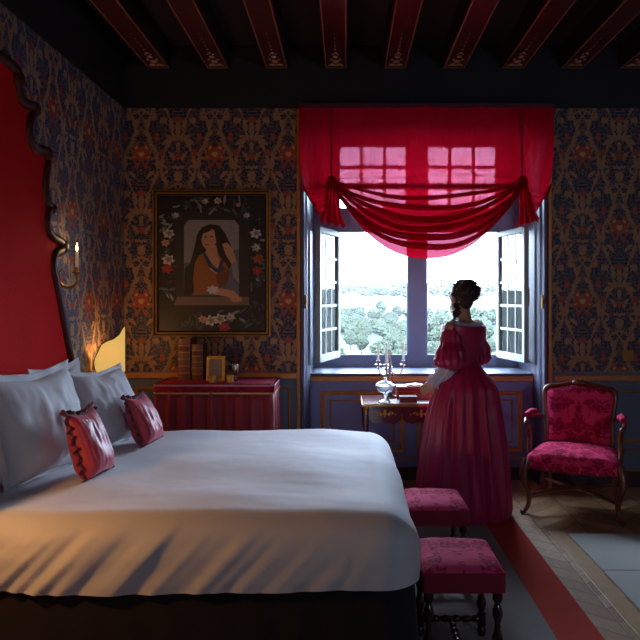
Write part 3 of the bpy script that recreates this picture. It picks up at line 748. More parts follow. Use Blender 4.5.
# ------------------------------------------------------------ skirted dressing table
m_cloth = damask('crimson_table_velvet', '#8c0c2c', '#6c0822', 14, .5, .6, .5)
m_skirt = simple('dark_crimson_skirt', '#86101f', .7, var=.2, sheen=.1)
m_braid = simple('gold_braid', '#c9a070', .5, metal=.3, var=.4, vs=90)
m_sbraid = simple('silver_braid', '#c08a96', .45, metal=.3, var=.4, vs=90)
def dressing_table():
    x0, x1, y0, y1, H = -1.41, -.555, 5.21, 5.66, .905
    cx = (x0+x1)/2; o = thing('dressing_table', 'table draped in crimson velvet skirt with gold braid under the painting', 'table', (cx, (y0+y1)/2, 0))
    w, d = (x1-x0)/2, (y1-y0)/2
    b = MB(); b.box(-w, w, -d, d, H-.03, H); b.build('table_top', m_cloth, o, bevel=.012)
    L = [(-w, d), (-w, -d), (w, -d), (w, d)]; pts = []
    for (a, c) in zip(L, L[1:]):
        ln = math.hypot(c[0]-a[0], c[1]-a[1]); n = int(ln/.006); nx, ny = (c[1]-a[1])/ln, -(c[0]-a[0])/ln
        for i in range(n): pts.append((a[0]+(c[0]-a[0])*i/n, a[1]+(c[1]-a[1])*i/n, -nx if False else nx*-1, ny*-1))
    pts.append((w, d, 1, 0))
    def mk(z0, z1, off, amp, wl, flare=0):
        m = MB()
        def fn(u, v):
            i = int(round(u*(len(pts)-1))); x, y, nx, ny = pts[i]
            nx, ny = (-1, 0) if i < 75 else ((0, -1) if i < len(pts)-76 else (1, 0))
            s_ = i*.006; dd = off+flare*v+amp*(.4+.6*v)*(sin(s_*wl)+.5*sin(s_*wl*1.73+1)+.4*sin(s_*wl*.4))
            return (x+nx*dd, y+ny*dd, z1+(z0-z1)*v)
        m.grid(fn, len(pts)-1, 10); return m
    mk(.002, H-.055, .012, .020, 60, .015).build('skirt', m_skirt, o, merge=False, solid=.002)
    mk(H-.065, H-.006, .020, .0005, 40).build('valance', m_cloth, o, merge=False, solid=.003)
    mk(H-.076, H-.064, .025, 0, 40).build('gold_braid', m_braid, o, merge=False, solid=.004)
    mk(H-.018, H-.006, .024, 0, 40).build('silver_braid', m_sbraid, o, merge=False, solid=.004)
    for sx in (-1, 1):
        for sy in (-1, 1): b = MB(); b.lathe([(.015, 0), (.02, .4), (.025, H-.03)], (sx*(w-.05), sy*(d-.05), 0), 10); b.build('leg', m_hbwood, o)
    return H
TH = dressing_table()
m_leather = simple('tan_leather_binding', '#7c4a2c', .5, var=.35, vs=40, bump=.1)
m_pages = simple('page_edges', '#b9a27c', .8, var=.2, vs=100)
def book(x0, x1, y, depth, h, label):
    o = thing('leather_book', label, 'book', ((x0+x1)/2, y, TH+.001), 0, 'old leather books on the dressing table'); w = (x1-x0)/2
    b = MB(); b.box(-w, -w+.004, 0, depth, 0, h); b.box(w-.004, w, 0, depth, 0, h)
    b.prism([(-w, .004), (-w*.6, -.006), (0, -.009), (w*.6, -.006), (w, .004), (w, .008), (-w, .008)], 2, 0, h); b.build('cover', m_leather, o)
    b = MB(); b.box(-w+.004, w-.004, .006, depth-.006, .005, h-.006); b.build('pages', m_pages, o, smooth=False)
    for k in range(1, 6):
        b = MB(); z = h*k/6; b.tube([(-w, .002, z), (-w*.6, -.008, z), (0, -.0115, z), (w*.6, -.008, z), (w, .002, z)], .003, 6); b.build('spine_band', m_gold2, o)
    b = MB(); b.prism([(-w*.7, -.0075), (0, -.0105), (w*.7, -.0075), (w*.7, -.0065), (0, -.0095), (-w*.7, -.0065)], 2, h*.70, h*.80); b.build('spine_label', simple('dark_red_spine_label', '#5a1c14', .5), o)
xa, _ = px(178, 0, 5.46); xb, _ = px(190.5, 0, 5.46); book(xa, xb, 5.45, .19, .32, 'tall old leather-bound book at the left, standing on the draped table')
xa, _ = px(191.5, 0, 5.46); xb, _ = px(203, 0, 5.46); book(xa, xb, 5.46, .17, .275, 'shorter leather-bound book standing right of the tall one on the draped table')
def small_frame():
    x0, _ = px(206, 0, 5.35); x1, _ = px(224.5, 0, 5.35); w = (x1-x0)/2; h = .19
    o = thing('photo_frame', 'small gilt picture frame standing on the draped table beside the books', 'frame', ((x0+x1)/2, 5.36, TH+.001)); o.rotation_euler = (radians(-8), 0, 0)
    b = MB(); t = .022
    b.box(-w, -w+t, -.008, .008, 0, h); b.box(w-t, w, -.008, .008, 0, h); b.box(-w+t, w-t, -.008, .008, 0, t); b.box(-w+t, w-t, -.008, .008, h-t, h); b.build('frame', m_gold2, o, smooth=False, bevel=.003)
    b = MB(); b.box(-w+t, w-t, -.002, .004, t, h-t); b.build('picture', simple('faded_print', '#8a7a70', .3, var=.4, vs=20), o, smooth=False)
small_frame()
def votive(xp, Y, r, h, label):
    x, _ = px(xp, 0, Y); o = thing('votive_holder', label, 'candle holder', (x, Y, TH+.001), 0, 'small gilt votive holders')
    b = MB(); b.lathe([(r*.8, 0), (r, .004), (r, h), (r*.9, h), (r*.88, .012), (.001, .010)], n=18); b.build('cup', m_gold2, o)
    b = MB(); b.lathe([(r*.8, .012), (r*.8, h*.7), (.001, h*.72)], n=14); b.build('candle', m_wax, o)
votive(212.5, 5.26, .026, .05, 'little gilt cup in front of the small picture frame'); votive(230, 5.28, .028, .055, 'little gilt cup beside the silver goblet')
def goblet():
    x, _ = px(235.5, 0, 5.38); o = thing('silver_goblet', 'small silver goblet at the right end of the items on the draped table', 'goblet', (x, 5.38, TH+.001))
    b = MB(); b.lathe([(.022, 0), (.020, .005), (.006, .015), (.005, .045)], n=18); b.build('foot', m_silver, o)
    b = MB(); b.lathe([(.005, .045), (.02, .06), (.028, .09), (.030, .125), (.027, .125), (.024, .09), (.001, .062)], n=18); b.build('bowl', m_silver, o)
goblet()

# ------------------------------------------------------------ console table under the window
m_mahog = simple('dark_mahogany', '#5c1a20', .22, var=.4, vs=12, coat=.6)
m_white_cloth = simple('white_marble_top', '#d8d9de', .65, var=.06)
def console():
    X0, X1, Y0, Y1, H = .125, 1.0, 5.22, 5.70, .752
    cx, cy = (X0+X1)/2, (Y0+Y1)/2; w, d = (X1-X0)/2, (Y1-Y0)/2
    o = thing('console_table', 'dark mahogany writing table with gilt mounts standing below the window', 'table', (cx, cy, 0))
    b = MB(); b.box(-w, w, -d, d, H-.022, H); b.build('table_top', simple('polished_rosewood', '#7a4038', .16, var=.3, coat=.7), o, smooth=False, bevel=.006)
    b = MB(); b.box(-w-.005, w+.005, -d-.006, -d, H-.02, H-.004); b.box(-w-.006, -w, -d, d, H-.02, H-.004); b.build('top_edging', m_brass, o, smooth=False)
    b = MB(); b.box(-w+.21, w-.03, -d+.02, d-.03, H, H+.003); b.build('writing_surface', m_white_cloth, o, smooth=False)
    def apron(xa, xb):
        n = 16; pts = [(xa, H-.022), (xb, H-.022)]+[(xb+(xa-xb)*i/n, H-.022-.095-.035*sin(pi*i/n)-.012*sin(3*pi*i/n)) for i in range(n+1)]
        return pts
    for (xa, xb) in ((-w+.045, -.15), (-.14, .14), (.15, w-.045)):
        b = MB(); b.prism(apron(xa, xb), 1, -d+.012, -d+.03); dr = b.build('drawer', m_mahog, o, smooth=False)
        m = MB(); mx = (xa+xb)/2
        for (dx, dz, r) in [(0, .0, .014), (0, .022, .010), (-.03, -.004, .012), (.03, -.004, .012), (-.055, .004, .009), (.055, .004, .009), (-.078, -.006, .007), (.078, -.006, .007), (-.04, .012, .006), (.04, .012, .006), (0, -.02, .008)]:
            m.ball((mx+dx, -d+.010, H-.075+dz), (r, .004, r), 0, 12, 6, fn=lambda q: 1+.25*sin(5*math.atan2(q.z, q.x)))
        m.build('gilt_mount', m_gold2, dr)
    b = MB(); b.prism(apron(-w+.05, w-.05), 1, d-.03, d-.012); b.box(-w+.012, -w+.03, -d+.03, d-.03, H-.13, H-.022); b.box(w-.03, w-.012, -d+.03, d-.03, H-.13, H-.022); b.build('apron', m_mahog, o, smooth=False)
    for sx in (-1, 1):
        for sy in (-1, 1):
            path = [(0, 0, H-.022), (.004, .004, H-.10), (.006, .006, H-.2), (-.012, -.01, .42), (-.032, -.03, .22), (-.034, -.03, .09), (-.010, -.01, .03), (.006, .006, .006)]
            pts = crsmooth([(sx*(w-.03)+sx*p[0]*1, sy*(d-.03)+sy*p[1], p[2]) for p in path], 4)
            n = len(pts); rs = [interp([(0, .024), (.15, .024), (.35, .02), (.7, .011), (.9, .011), (1, .016)], i/(n-1)) for i in range(n)]
            b = MB(); b.tube(pts, rs, 10); lg = b.build('leg', m_mahog, o)
            if sy < 0:
                b = MB()
                for k in range(7): z = H-.035-k*.02; b.ball((sx*(w-.026), sy*(d-.026)-.006, z), (.02-.001*k, .02-.001*k, .013), 0, 12, 6, fn=lambda q: 1+.15*sin(6*math.atan2(q.y, q.x)))
                b.build('gilt_mount', m_gold2, lg)
    return H+.0
CH = console()
def glassmat(name, c=(.95, .97, 1)):
    t = NT(name); g = t.n('ShaderNodeBsdfGlossy'); g.inputs[1].default_value = .08; tp = t.n('ShaderNodeBsdfTransparent'); tp.inputs[0].default_value = (*c, 1)
    df = t.n('ShaderNodeBsdfDiffuse'); df.inputs[0].default_value = (.8, .83, .85, 1); tl = t.n('ShaderNodeBsdfTranslucent'); tl.inputs[0].default_value = (.85, .88, .9, 1)
    a = t.n('ShaderNodeMixShader'); a.inputs[0].default_value = .4; t.t.links.new(tp.outputs[0], a.inputs[1]); t.t.links.new(tl.outputs[0], a.inputs[2])
    f = t.n('ShaderNodeLayerWeight'); f.inputs[0].default_value = .5; m = t.n('ShaderNodeMixShader'); t.t.links.new(f.outputs[1], m.inputs[0])
    t.t.links.new(a.outputs[0], m.inputs[1]); t.t.links.new(g.outputs[0], m.inputs[2]); return t.done(m)
m_crys = glassmat('cut_crystal')
def bowl():
    Y = 5.30; x, _ = px(385, 0, Y); o = thing('crystal_bowl', 'lidded crystal bowl on a stem standing on the writing table', 'bowl', (x, Y, CH+.0035))
    b = MB(); b.lathe([(.045, 0), (.043, .006), (.012, .018), (.010, .04), (.018, .055), (.010, .065)], n=24); b.build('foot', m_crys, o)
    fl = lambda: None
    b = MB(); b.lathe([(.010, .065), (.05, .08), (.068, .105), (.073, .125), (.069, .125), (.063, .106), (.046, .085), (.001, .072)], n=28); b.build('bowl', m_crys, o)
    b = MB(); b.lathe([(.074, .127), (.072, .133), (.05, .148), (.022, .158), (.010, .164), (.013, .174), (.008, .184), (.001, .187)], n=28); b.build('lid', m_crys, o)
bowl()
def candelabra():
    Y = 5.50; x, _ = px(390, 0, Y); z = CH+.0035
    o = thing('silver_candelabrum', 'silver candelabrum with unlit white candles before the window', 'candelabrum', (x, Y, z)); o.scale = (1.1, 1.1, 1.14)
    b = MB(); b.lathe([(.045, 0), (.044, .008), (.03, .022), (.012, .04), (.014, .06), (.009, .09), (.015, .12), (.008, .15), (.010, .19), (.018, .21), (.009, .23), (.012, .26), (.006, .30), (.010, .315), (.001, .335)], n=20); b.build('stem', m_silver, o)
    for (ax, ay, hz) in ((-.085, -.01, .235), (.095, 0, .235), (-.03, -.06, .215), (-.02, .07, .225)):
        b = MB(); b.tube(crsmooth([(0, 0, .20), (ax*.35, ay*.35, .165), (ax*.75, ay*.75, .165), (ax, ay, hz-.02)], 5), .0055, 8)
        b.ball((ax*.35, ay*.35, .158), .010); arm = b.build('arm', m_silver, o)
        b = MB(); b.lathe([(.004, hz-.02), (.022, hz-.004), (.024, hz), (.010, hz+.002), (.012, hz+.025), (.001, hz+.026)], (ax, ay, 0), 16); b.build('cup', m_silver, arm)
        b = MB(); b.lathe([(.009, hz+.02), (.0085, hz+.14), (.002, hz+.145)], (ax, ay, 0), 12); b.build('candle', m_wax, arm)
candelabra()
m_redbox = simple('red_lacquer_leather', '#9a2c20', .4, var=.25, vs=20)
def jbox(x0p, x1p, Y, w_y, h, label, name, z=CH+.0035, top=None, m=None):
    x0, x1 = px(x0p, 0, Y)[0], px(x1p, 0, Y)[0]; w = (x1-x0)/2
    o = thing(name, label, 'box', ((x0+x1)/2, Y+w_y/2, z)); m = m or m_redbox
    b = MB(); b.box(-w, w, -w_y/2, w_y/2, 0, h*.62); b.build('box_base', m, o, smooth=False, bevel=.003)
    b = MB(); b.box(-w-.002, w+.002, -w_y/2-.002, w_y/2+.002, h*.64, h); b.build('lid', m, o, smooth=False, bevel=.004)
    b = MB(); b.box(-w-.001, w+.001, -w_y/2-.0025, w_y/2+.001, h*.62, h*.64); b.build('gilt_line', m_gold2, o, smooth=False)
    return o, h
o_, h_ = jbox(397, 431, 5.42, .16, .10, 'long red leather box at the back of the writing table', 'jewellery_box')
o_, h_ = jbox(400, 417, 5.27, .09, .045, 'small dark red box in front of the long red box', 'trinket_box', m=simple('brown_red_leather', '#6c2418', .4))
# folded white lace on the long box
X_, _ = px(413, 0, 5.5)
b = MB(); b.grid(lambda u, v: (X_-.055+.13*u, 5.44+.11*v, CH+.0035+.106+.010*sin(pi*u)*sin(pi*v)*(1+.5*sin(9*u+4*v))), 24, 12)
tag(b.build('lace_cloth', m_white_cloth, None, solid=.003), 'folded white lace cloth lying on the long red box', 'cloth')

# ------------------------------------------------------------ stools
m_stool = damask('crimson_stool_damask', '#ee4c7c', '#b00c40', 7, .5, .7, .2)
m_stoolside = simple('crimson_stool_side', '#8e0c30', .8, var=.25, sheen=.1, sheen_tint='#ff6f95')
m_walnut = simple('dark_turned_walnut', '#2a1410', .25, var=.4, vs=14, coat=.5)
def stool(label):
    o = thing('upholstered_stool', label, 'stool', (0, 0, 0), 0, 'crimson stools at the foot of the bed'); w, d = .17, .20
    H0, H1 = .345, .42
    def top(u, v):
        s_, t_ = 2*u-1, 2*v-1
        e = (max(0, 1-abs(s_)**3.5)*max(0, 1-abs(t_)**3.5))**.5
        return (s_*w, t_*d, H1+.035*e+.004*noise.noise(Vector((s_*3, t_*3, 1))))
    b = MB(); b.grid(top, 30, 34)
    c = b.build('seat_cushion', m_stool, o)
    b = MB(); L = [(-w, -d), (w, -d), (w, d), (-w, d)]; r = .02
    per = []
    for k, (x, y) in enumerate(L):
        for i in range(5): a = pi+pi/2*k+pi/2*i/4; per.append((x-math.copysign(r, x)+r*cos(a), y-math.copysign(r, y)+r*sin(a)))
    n = len(per); b.add([(x, y, H0) for x, y in per]+[(x*1.012, y*1.01, (H0+H1)/2) for x, y in per]+[(x, y, H1+.006) for x, y in per],
        [(i, (i+1) % n, n+(i+1) % n, n+i) for i in range(n)]+[(n+i, n+(i+1) % n, 2*n+(i+1) % n, 2*n+i) for i in range(n)]+[tuple(range(n))[::-1]])
    b.build('seat_rail', m_stoolside, o, label='plain darker crimson sides')
    prof = [(.016, 0), (.020, .008), (.022, .022), (.016, .036), (.014, .042), (.021, .045), (.021, .10), (.014, .104), (.012, .115), (.020, .13), (.023, .15), (.018, .17), (.011, .19), (.014, .20), (.011, .21), (.018, .235), (.022, .255), (.018, .275), (.011, .29), (.016, .30), (.021, .31), (.021, .36)]
    for sx in (-1, 1):
        for sy in (-1, 1): b = MB(); b.lathe(prof, (sx*(w-.03), sy*(d-.03), 0), 14); b.build('leg', m_walnut, o)
    def turned(p, q, nb=5):
        p, q = Vector(p), Vector(q); N = 60; pts = [p+(q-p)*i/N for i in range(N+1)]
        rs = [.010+.007*abs(sin(pi*nb*i/N))**.8 for i in range(N+1)]; m = MB(); m.tube(pts, rs, 10); return m
    for sy in (-1, 1): turned((-w+.03, sy*(d-.03), .075), (w-.03, sy*(d-.03), .075), 6).build('stretcher', m_walnut, o)
    turned((0, -d+.03, .075), (0, d-.03, .075), 7).build('stretcher', m_walnut, o)
    return o
s1 = stool('near crimson damask stool with turned legs beside the foot of the bed'); s1.location = (.477, 3.02, .010)
s2 = copy_tree(s1); relabel(s2, 'far crimson damask stool at the foot of the bed, nearest the woman'); s2.location = (.477, 3.85, .010)

# ------------------------------------------------------------ armchair
m_chairfab = damask('crimson_chair_damask', '#e43a6e', '#a00c3c', 6, .5, .6, .25)
m_chairwood = simple('carved_walnut', '#7a3c22', .3, var=.45, vs=14, coat=.4)
def armchair():
    o = thing('armchair', 'carved walnut armchair upholstered in crimson damask, right of the window', 'chair', (1.68, 5.12, 0), radians(-23.5))
    # local: front is -y
    w, wf, d = .275, .33, .26; SH = .385
    b = MB()
    def seat(u, v):
        s_, t_ = 2*u-1, 2*v-1; ww = wf+(w-wf)*v
        e = (max(0, 1-abs(s_)**4)*max(0, 1-abs(t_)**4))**.45
        return (s_*ww*(1), -d+2*d*v-.025*(1-s_*s_)*(1-v), SH+.075*e)
    b.grid(seat, 34, 30)
    def rim(u, v):
        pass
    edge = []
    for i in range(35): edge.append(seat(i/34, 0))
    for i in range(1, 31): edge.append(seat(1, i/30))
    for i in range(33, -1, -1): edge.append(seat(i/34, 1))
    for i in range(29, 0, -1): edge.append(seat(0, i/30))
    n = len(edge); b.add([(x, y, SH) for x, y, z in edge]+[(x*.985, y*.985, SH-.06) for x, y, z in edge], [(i, (i+1) % n, n+(i+1) % n, n+i) for i in range(n)]+[tuple(range(n, 2*n))])
    b.build('seat', m_chairfab, o)
    # carved rail below the seat
    b = MB()
    def rail(p, q, dip, th=.022):
        p, q = Vector(p), Vector(q); N = 18; t = (q-p).normalized(); nn = Vector((-t.y, t.x, 0))
        vs = []; fs = []
        for i in range(N+1):
            k = i/N; c = p+(q-p)*k; zb = .325-dip*(sin(pi*k)**2)*.6+.018*cos(4*pi*k)*.5
            for s_ in (0, 1):
                off = nn*th*s_
                vs += [(c.x+off.x, c.y+off.y, SH-.045), (c.x+off.x, c.y+off.y, zb)]
        for i in range(N):
            a = i*4; fs += [(a, a+4, a+5, a+1), (a+2, a+3, a+7, a+6), (a, a+2, a+6, a+4), (a+1, a+5, a+7, a+3)]
        b.add(vs, fs)
    rail((-wf+.02, -d-.0, 0), (wf-.02, -d-.0, 0), .02); rail((wf-.01, -d+.02, 0), (w-.01, d-.02, 0), .0); rail((-w+.01, d-.02, 0), (-wf+.01, -d+.02, 0), 0); rail((w-.02, d-.01, 0), (-w+.02, d-.01, 0), 0)
    b.ball((0, -d-.004, .325), (.05, .012, .022), 0, 16, 8, fn=lambda q: 1+.18*sin(7*math.atan2(q.z, q.x)))
    b.build('seat_rail', m_chairwood, o)
    for sx in (-1, 1):  # front cabriole legs
        P_ = [(sx*(wf-.02), -d+.02, .39), (sx*(wf-.005), -d+.0, .33), (sx*(wf+.0), -d-.008, .26), (sx*(wf-.03), -d+.025, .14), (sx*(wf-.028), -d+.022, .06), (sx*(wf+.0), -d-.012, .02), (sx*(wf+.015), -d-.028, .012)]
        pts = crsmooth(P_, 5); n = len(pts); b = MB(); b.tube(pts, [interp([(0, .03), (.25, .03), (.6, .017), (.8, .016), (.93, .022), (1, .010)], i/(n-1)) for i in range(n)], 12); b.build('leg', m_chairwood, o)
        P_ = [(sx*(w-.02), d-.02, .39), (sx*(w-.015), d-.0, .25), (sx*(w-.02), d+.0, .12), (sx*(w-.01), d+.04, .016)]
        pts = crsmooth(P_, 5); n = len(pts); b = MB(); b.tube(pts, [interp([(0, .024), (.5, .018), (1, .016)], i/(n-1)) for i in range(n)], 10); b.build('leg', m_chairwood, o)
    # crossed stretcher
    b = MB(); b.tube(crsmooth([(-wf+.03, -d+.025, .135), (-.1, -.06, .15), (0, 0, .155), (.12, .09, .15), (w-.02, d, .135)], 5), .014, 8)
    b.tube(crsmooth([(wf-.03, -d+.025, .135), (.1, -.06, .15), (0, 0, .155), (-.12, .09, .15), (-w+.02, d, .135)], 5), .014, 8); b.ball((0, 0, .158), (.03, .03, .02)); b.build('stretcher', m_chairwood, o)
    # backrest: leaning frame, shaped top
    T = Matrix.Translation((0, d-.03, .405)) @ Matrix.Rotation(radians(-10), 4, 'X')
    def outline(k=0.):
        bw, bt = .235-k, .26-k
        L = [(-bw, .03+k), (-bw-.004, .2), (-bt, .40-k), (-bt+.025, .448-k), (-.19, .457-k), (-.12, .470-k), (-.06, .482-k), (0, .487-k)]
        R = [(-x, z) for x, z in reversed(L[:-1])]
        bot = [(.12, .02+k), (0, .03+k), (-.12, .02+k)]
        return [Vector((x, z, 0)) for x, z in L+R+bot]
    ol = outline(.0); cl = crsmooth(ol+[ol[0]], 4)[:-1]
    b = MB(); b.tube([T @ Vector((p.x, 0, p.y)) for p in cl], .019, 10, closed=True)
    b.ball(T @ Vector((0, -.01, .490)), (.055, .022, .026), 0, 18, 8, fn=lambda q: 1+.16*sin(7*math.atan2(q.z, q.x)))
    for sx in (-1, 1): b.tube([T @ Vector((sx*.24, 0, .04)), Vector((sx*(w-.02), d-.02, .36))], .019, 10)
    b.build('back_frame', m_chairwood, o)
    inn = outline(.012); ci = crsmooth(inn+[inn[0]], 4)[:-1]; n = len(ci)
    def lay(k, y): return [T @ Vector((p.x*k, y, .265+(p.y-.265)*k)) for p in ci]
    b = MB(); rings = [lay(1, .012), lay(1, -.012), lay(.93, -.034), lay(.75, -.046), lay(.4, -.052)]
    vs = [p for r in rings for p in r]; fs = [(j*n+i, j*n+(i+1) % n, (j+1)*n+(i+1) % n, (j+1)*n+i) for j in range(4) for i in range(n)]
    fs += [tuple(4*n+i for i in range(n)), tuple(range(n))[::-1]]; b.add(vs, fs); b.build('backrest', m_chairfab, o)
    for sx in (-1, 1):
        b = MB(); P_ = [T @ Vector((sx*.262, -.0, .22)), Vector((sx*.305, .08, .655)), Vector((sx*.33, -.06, .66)), Vector((sx*.335, -.13, .645)), Vector((sx*.325, -.155, .625)), Vector((sx*.315, -.13, .60)), Vector((sx*.31, -.10, .53)), Vector((sx*.315, -.12, .45)), Vector((sx*.30, -.16, .37))]
        pts = crsmooth(P_, 5); n = len(pts); b.tube(pts, [interp([(0, .016), (.4, .016), (.5, .022), (.6, .016), (1, .02)], i/(n-1)) for i in range(n)], 10); ar = b.build('armrest', m_chairwood, o)
        b = MB(); b.tube(crsmooth([(sx*.300, .10, .672), (sx*.315, .04, .685), (sx*.326, -.04, .685), (sx*.332, -.10, .672)], 5), [.012]+[.026]*14+[.012], 12); b.build('arm_pad', m_chairfab, ar)
    return o
armchair()

# light switch plate
o = thing('light_switch', 'small square brass light switch on the right wallpaper', 'switch', (px(628, 0, 5.71)[0], YB, px(0, 355.5, 5.71)[1]))
b = MB(); b.box(-.045, .045, -.006, 0, -.045, .045); b.build('plate', m_brass, o, smooth=False, bevel=.003)
b = MB(); b.box(-.006, .006, -.014, -.005, -.012, .012); b.build('toggle', m_brass, o, smooth=False)

# ------------------------------------------------------------ woman
m_skin = simple('skin', '#c08d76', .5, var=.08)
m_hair = simple('dark_brown_hair', '#3c261c', .45, var=.5, vs=60)
m_gown = simple('crimson_silk_gown', '#b01250', .38, var=.18, vs=6, bump=.1, bs=30, sheen=.4, sheen_tint='#ff80a0')
m_lace = simple('white_linen', '#cfcad4', .8, var=.1, bump=.2, bs=80)
FA = radians(46)
wo = thing('person', 'woman in long crimson off-shoulder gown with pinned-up dark hair, looking out of the window', 'person', (.835, 4.96, .010))
Fd = Vector((-sin(FA), cos(FA), 0)); Ld = Vector((-cos(FA), -sin(FA), 0))   # facing, her left
def B(f, l, z): return Fd*f+Ld*l+Vector((0, 0, z))
def capsule(b, pts, rs, n=14):
    P_ = crsmooth(pts, 4); m = len(P_); k = len(rs)-1
    R_ = [interp([(j/k, r) for j, r in enumerate(rs)], i/(m-1)) for i in range(m)]
    b.tube(P_, R_, n); b.ball(P_[0], rs[0], 0, 12, 8); b.ball(P_[-1], rs[-1], 0, 12, 8)
def body():
    b = MB(); R = Matrix((Ld*-1, Fd, Vector((0, 0, 1)))).transposed()   # local x = her right, y = facing
    b.ball(B(0, 0, .93), (.13, .095, .11), mat=R); b.ball(B(0, 0, 1.10), (.115, .09, .12), mat=R); b.ball(B(.0, 0, 1.235), (.15, .10, .135), mat=R)
    b.ball(B(.055, .07, 1.24), .06); b.ball(B(.055, -.07, 1.24), .06)
    b.ball(B(-.01, 0, 1.335), (.155, .065, .05), mat=R)
    capsule(b, [B(-.01, 0, 1.34), B(0, 0, 1.40), B(.012, .004, 1.47)], [.062, .050, .052])
    # head, turned a little to her left
    ha = FA-radians(14); hf = Vector((-sin(ha), cos(ha), 0)); hl = Vector((-cos(ha), -sin(ha), 0)); HR = Matrix((hl*-1, hf, Vector((0, 0, 1)))).transposed()
    hc_ = B(.02, .005, 1.535)
    b.ball(hc_+Vector((0, 0, .02)), (.072, .092, .095), mat=HR, nu=24, nv=16)
    b.ball(hc_+hf*.03+Vector((0, 0, -.045)), (.052, .058, .062), mat=HR)
    b.ball(hc_+hf*.075+Vector((0, 0, -.082)), (.02, .018, .016), mat=HR)          # chin
    b.ball(hc_+hf*.092+Vector((0, 0, .03)), (.04, .01, .02), mat=HR)              # brow
    b.ball(hc_+hf*.104+Vector((0, 0, -.014)), (.009, .013, .012), mat=HR); b.ball(hc_+hf*.096+Vector((0, 0, .004)), (.008, .012, .022), mat=HR)   # nose
    b.ball(hc_+hf*.088+Vector((0, 0, -.045)), (.021, .010, .006), mat=HR); b.ball(hc_+hf*.086+Vector((0, 0, -.055)), (.017, .010, .006), mat=HR)  # lips
    for q in (-1, 1):
        b.ball(hc_+hl*q*.03+hf*.078+Vector((0, 0, .010)), .013); b.ball(hc_+hl*q*.074+hf*.0+Vector((0, 0, -.005)), (.008, .018, .030), mat=HR)
    sh, el, wr = B(-.005, .165, 1.325), B(-.01, .185, 1.05), B(.15, .15, .935)
    capsule(b, [sh, (sh+el)/2, el], [.05, .042, .036]); capsule(b, [el, (el+wr)/2, wr], [.036, .032, .023])
    sh2, el2, wr2 = B(-.005, -.165, 1.325), B(.03, -.20, 1.06), B(.23, -.03, .96)
    capsule(b, [sh2, (sh2+el2)/2, el2], [.05, .042, .036]); capsule(b, [el2, (el2+wr2)/2, wr2], [.036, .032, .023])
    for (w_, d, up, th) in ((wr, (B(.05, .01, -.035)).normalized(), Ld, Fd*.3+Vector((0, 0, -.2))), (wr2, (Fd*.0+Ld*1+Vector((0, 0, -.15))).normalized(), Fd, Vector((0, 0, 1)))):
        sd = d.cross(up).normalized()      # across the palm
        pc = w_+d*.045; PM = Matrix((sd, d, up)).transposed(); b.ball(pc, (.038, .048, .014), mat=PM)
        for i, L_ in enumerate((.068, .078, .073, .058)):
            s0 = pc+sd*(-.027+.018*i)+d*.035; c = -up
            capsule(b, [s0, s0+d*L_*.45+c*.004, s0+d*L_*.75+c*.018, s0+d*L_*.9+c*.034], [.0088, .0085, .008, .007], 8)
        t0 = w_+d*.02-sd*.03; capsule(b, [t0, t0-sd*.022+d*.022, t0-sd*.03+d*.045-up*.008], [.012, .0105, .009], 8)
    for q in (-1, 1):
        capsule(b, [B(0, q*.07, .88), B(.01, q*.09, .52), B(0, q*.085, .09)], [.070, .055, .036])
        b.ball(B(.05, q*.09, .04), (.036, .11, .034), mat=R)
    o = b.build('body', m_skin, wo, merge=False)
    r = o.modifiers.new('r', 'REMESH'); r.mode = 'VOXEL'; r.voxel_size = .005; r.use_smooth_shade = True
    s_ = o.modifiers.new('s', 'SMOOTH'); s_.iterations = 3; s_.factor = .5
    return hc_, hf, hl, HR
hc_, hf, hl, HR = body()
def eyes():
    for q in (-1, 1):
        b = MB(); b.ball(hc_+hl*q*.03+hf*.087+Vector((0, 0, .010)), (.011, .006, .005), mat=HR); b.build('eye', simple('eye_dark', '#2a2420', .2), wo)
eyes()
def hair():
    b = MB(); U = Vector((0, 0, 1))
    b.ball(hc_-hf*.018+U*.035, (.080, .092, .088), mat=HR, nu=28, nv=18, fn=lambda d: 1+.03*noise.noise(d*6))
    b.ball(hc_-hf*.075+U*.045, (.078, .066, .082), mat=HR, nu=28, nv=18, fn=lambda d: 1+.06*noise.noise(d*7))
    b.ball(hc_-hf*.055-U*.03, (.052, .042, .05), mat=HR, nu=20, nv=14, fn=lambda d: 1+.06*noise.noise(d*7))
    random.seed(11)
    for i in range(210):
        a = random.uniform(0, 2*pi); ph = random.uniform(-1.0, 1.45)
        d = (hl*cos(a)*cos(ph)+hf*sin(a)*cos(ph)+U*sin(ph)).normalized()
        if i % 2:
            if d.dot(hf) > .5: continue
            cc, R0 = hc_-hf*.075+U*.045, .077
        else:
            if (d.dot(hf) > .45 and d.z < .6) or d.z < -.3: continue
            cc, R0 = hc_-hf*.018+U*.035, .086
        base = cc+d*R0; tn = d.orthogonal().normalized(); tb = d.cross(tn); r = random.uniform(.010, .017); ph0 = random.uniform(0, 6)
        pts = [base+(tn*cos(ph0+t*.8)+tb*sin(ph0+t*.8))*r*(1-t*.06)+d*(.0012*t) for t in range(9)]
        b.tube(pts, [.003, .0045, .005, .005, .005, .0045, .004, .003, .002], 6)
    for i in range(7):   # ringlets falling on the neck and her left shoulder
        st = hc_-hf*.02+hl*(.045+.004*i)+U*(-.02); L_ = .10+.018*i
        pts = [st+hl*.012*(t/20)+hf*(.01*i-.03)*(t/20)+U*(-L_*t/20)+Vector((cos(t*1.1+i), sin(t*1.1+i), 0))*.008 for t in range(21)]
        b.tube(pts, [.0055]*20+[.002], 6)
    return b.build('hair', m_hair, wo)
hair()
